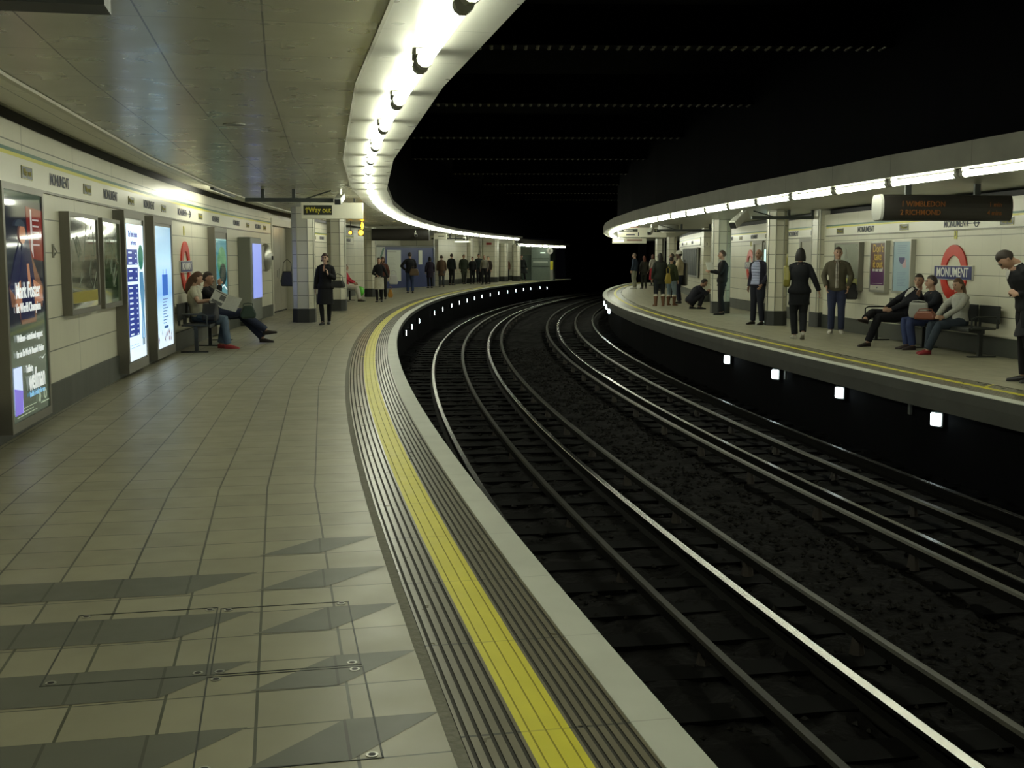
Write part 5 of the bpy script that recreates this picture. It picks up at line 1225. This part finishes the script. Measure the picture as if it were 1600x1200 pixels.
person(XY(4.78, 37.4), 10, 'woman in a dark jacket and brown fluffy boots with her back turned opposite', H=1.72, fem=True, build=1.15, top=(.020, .024, .018), bottom=(.016, .018, .022), shoes=((.13, .055, .022), 'boot'), hair=((.012, .010, .009), 'long'), vox=.014, hem=.72, pose=dict(RA=(.12, -.03, .085), LA=(-.14, -.03, .085), RK=(.11, .03, .5), LK=(-.12, .03, .5)))
person(XY(5.22, 37.9), -40, 'woman in pale jeans and brown fluffy boots half hidden next to the white cap', H=1.60, fem=True, top=(.035, .045, .018), bottom=(.20, .26, .30), shoes=((.13, .055, .022), 'boot'), hair=((.03, .02, .015), 'short'), vox=.014, pose=dict(RA=(.14, -.03, .085), RK=(.12, .03, .5)))
bag((5.02, 37.2, .72), .3, 'mustard bag hanging between the two women in fluffy boots', w=.22, h=.34, d=.10, col=(.30, .22, .03), strap=.2)
person(XY(6.25, 45.2), 60, 'man in a grey jacket standing behind the white cap', H=1.74, top=(.05, .055, .06), bottom=(.03, .03, .03), skin='tan', hair=((.05, .035, .02), 'thin'), vox=.016)
person(XY(5.70, 39.5), 75, 'person in a white cap and beige top with dark jeans opposite', H=1.78, build=1.15, skin='dark', top=(.38, .33, .22), top_style='jumper', bottom=(.018, .020, .035), hair=((.015, .012, .01), 'short'), hat=(.60, .58, .50), vox=.014, pose=dict(RE=(.26, .05, 1.14), RW=(.20, .26, 1.02), LE=(-.26, .05, 1.14), LW=(-.16, .28, 1.02)))
bag((5.92, 39.7, .60), 1.2, 'long black rucksack on the back of the white cap wearer', w=.34, h=.78, d=.16, col=(.015, .015, .012), strap=.1, name='rucksack')
cr = dict(hip=(0, -.10, .24), neck=(0, .22, .66), RK=(.14, .28, .46), RA=(.12, .16, .085), LK=(-.14, .28, .46), LA=(-.12, -.02, .085), RE=(.24, .34, .46), RW=(.12, .42, .50), LE=(-.24, .34, .46), LW=(-.10, .44, .50), RH=(-.3, .5, .5), LH=(.3, .5, .5))
person(XY(5.52, 35.2), -82, 'man in a dark suit crouching on the floor left of the standing suited man', H=1.78, build=1.05, pose=cr, head_pitch=-35, top=(.014, .014, .020), bottom=(.012, .012, .016), shoes=(BLK, 'shoe'), hair=((.02, .016, .014), 'short'), skin='tan', vox=.013)
ms = dict(RE=(.22, .06, 1.14), RW=(.08, .30, 1.20), RH=(-.3, 1, .2), LE=(-.22, .06, 1.14), LW=(-.10, .32, 1.18), LH=(.3, 1, .2), LA=(-.10, .02, .085))
person(XY(5.74, 31.6), 82, 'man in a black suit facing left and holding white paper by the tiled column opposite', H=1.76, build=1.06, pose=ms, top=(.012, .012, .013), shirt=((.60, .58, .54), .60), bottom=(.012, .012, .014), shoes=(BLK, 'shoe'), hair=((.07, .045, .03), 'short'), skin='light', vox=.011, hem=.78)
r = empty('paper_sheet', (5.40, 31.45, 1.24), .4, 'white sheets held up by the suited man facing left', 'paper'); b = MB(); b.box((-.11, -.006, -.02), (.11, .006, .22), 0, Matrix.Rotation(-.5, 4, 'X')); b.build('sheets', mat('paper white', (.7, .68, .6), .6), r)
mb_ = dict(RE=(.24, -.06, 1.15), RW=(.23, .04, .88), LE=(-.25, -.04, 1.15), LW=(-.20, .14, .93), RA=(.13, .0, .085), LA=(-.11, -.02, .085))
person(XY(5.74, 26.95), 132, 'bald man in a dark jacket and pale blue shirt standing opposite', H=1.76, build=1.1, pose=mb_, head_yaw=12, top=(.016, .015, .026), shirt=((.34, .37, .52), .0, .62), bottom=(.016, .017, .026), shoes=((.02, .015, .012), 'shoe'), hair=((.09, .06, .04), 'none'), skin='tan', vox=.011)
ww = dict(RA=(.06, -.16, .15), RK=(.09, .06, .50), LA=(-.06, .08, .085), LK=(-.09, .10, .50), RE=(.26, -.08, 1.16), RW=(.36, -.05, .93), LE=(-.22, .04, 1.16), LW=(-.20, .24, 1.10), RT=(.05, 1, -.55))
person(XY(5.50, 22.1), -6, 'woman with a black bob in a black coat walking away along the platform opposite', H=1.74, fem=True, build=1.12, pose=ww, head_yaw=-18, top=(.012, .013, .016), bottom=(.012, .013, .016), shoes=((.40, .38, .32), 'shoe'), hair=((.012, .010, .009), 'bob'), vox=.011, hem=.66)
bag((5.27, 22.2, 1.0), math.radians(80), 'olive and black shoulder bag at the left side of the walking woman', w=.34, h=.40, d=.12, col=(.20, .18, .03), strap=.22)
mo = dict(RE=(.27, -.06, 1.16), RW=(.20, .13, .95), RH=(-.1, .5, -1), LE=(-.27, -.04, 1.16), LW=(-.22, .14, .94), LH=(.1, .5, -1))
person(XY(6.68, 23.75), 162, 'man in an olive grey jacket and blue jeans with white shoes before the pale map', H=1.78, pose=mo, head_yaw=10, build=1.03, top=(.085, .075, .05), shirt=((.45, .42, .36), -.02, .16), tie=(.02, .02, .025), bottom=(.035, .042, .085), shoes=((.55, .53, .46), 'shoe'), hair=((.035, .022, .015), 'short'), skin='light', vox=.011)
bag((6.98, 23.75, .70), math.radians(-10), 'black messenger bag hanging at the hip of the man in the olive jacket', w=.26, h=.34, d=.14, strap=.12)
fR = math.degrees(head(18.5)) + 90
w1 = dict(hip=(0, -.02, .54), neck=(.02, -.02, 1.03), RK=(.12, .46, .50), RA=(.10, .52, .085), LK=(-.10, .46, .50), LA=(-.02, .60, .085), RE=(.24, .12, .82), RW=(.10, .36, .64), RH=(-.2, 1, 0), LE=(-.22, .14, .82), LW=(-.12, .38, .64), LH=(.2, 1, 0))
person(seat_at(17.6, 9.05), fR + 8, 'woman in a pale grey jumper seated at the right end of the bench opposite', H=1.64, fem=True, pose=w1, head_yaw=8, head_pitch=-12, top=(.34, .34, .30), top_style='jumper', bottom=(.030, .040, .055), shoes=((.26, .02, .03), 'shoe'), hair=((.10, .055, .03), 'long'), skin='light', vox=.011)
w2 = dict(hip=(0, .0, .54), neck=(.0, .04, 1.02), RK=(.14, .48, .50), RA=(.12, .42, .085), LK=(-.08, .48, .50), LA=(-.06, .40, .085), RE=(.26, .08, .84), RW=(.02, .28, .96), RH=(-.5, .3, .8), LE=(-.24, .12, .84), LW=(-.12, .36, .68), LH=(.2, 1, 0))
person(seat_at(18.5, 9.05), fR, 'person in a dark jacket and blue jeans seated in the middle, head turned away', H=1.68, build=1.05, pose=w2, head_yaw=-8, top=(.014, .016, .022), bottom=(.030, .042, .11), shoes=((.03, .02, .02), 'shoe'), hair=((.05, .042, .035), 'short'), skin='light', vox=.011)
w3 = dict(hip=(0, .10, .54), neck=(-.20, -.10, .98), RK=(.10, .60, .58), RA=(-.24, .92, .50), LK=(-.12, .60, .50), LA=(-.10, .78, .085), RE=(.24, .06, .78), RW=(.06, .34, .66), RH=(-.4, .8, -.2), LE=(-.27, .02, .80), LW=(-.10, .34, .64), LH=(.3, .8, 0), RT=(-.3, 1, .25))
person(seat_at(19.5, 9.0), fR + 6, 'man in a black suit lounging cross legged at the left of the far bench', H=1.76, build=1.05, pose=w3, head_yaw=40, top=(.011, .011, .016), shirt=((.60, .58, .54), .62), bottom=(.010, .010, .013), shoes=((.02, .015, .013), 'shoe'), hair=((.025, .018, .012), 'short'), skin='light', vox=.011)
bag(pos(18.25, 8.66, .55), fR, 'pale grey folder bag standing on the lap of the middle seated person', w=.36, h=.26, d=.06, col=(.24, .24, .21), strap=.03, name='document_bag', sag=.02)
bag(pos(17.75, 8.55, .55), fR + .2, 'rust red bag resting on the knees of the woman in the grey jumper', w=.36, h=.14, d=.16, col=(.20, .06, .03), strap=.04)
mr_ = dict(neck=(0, .17, 1.39), RE=(.22, -.02, 1.14), RW=(.10, .17, 1.06), RH=(-.6, .6, .3), LE=(-.22, -.02, 1.14), LW=(-.10, .17, 1.06), LH=(.6, .6, .3), RA=(.10, .0, .085), LA=(-.10, -.08, .085))
person(XY(6.45, 14.35), 84, 'man in a long black coat with bowed head at the right picture edge', H=1.82, build=1.35, pose=mr_, head_pitch=-58, top=(.012, .012, .014), top_style='coat', hem=.60, shirt=((.60, .58, .54), .80), bottom=(.010, .010, .012), shoes=(BLK, 'shoe'), hair=((.025, .017, .012), 'short'), skin='light', vox=.010)
person(XY(6.92, 14.75), 95, 'person in a dark cap barely showing behind the bowed man at the right picture edge', H=1.84, top=BLK, bottom=BLK, hat=(.03, .03, .03), skin='tan', vox=.014)
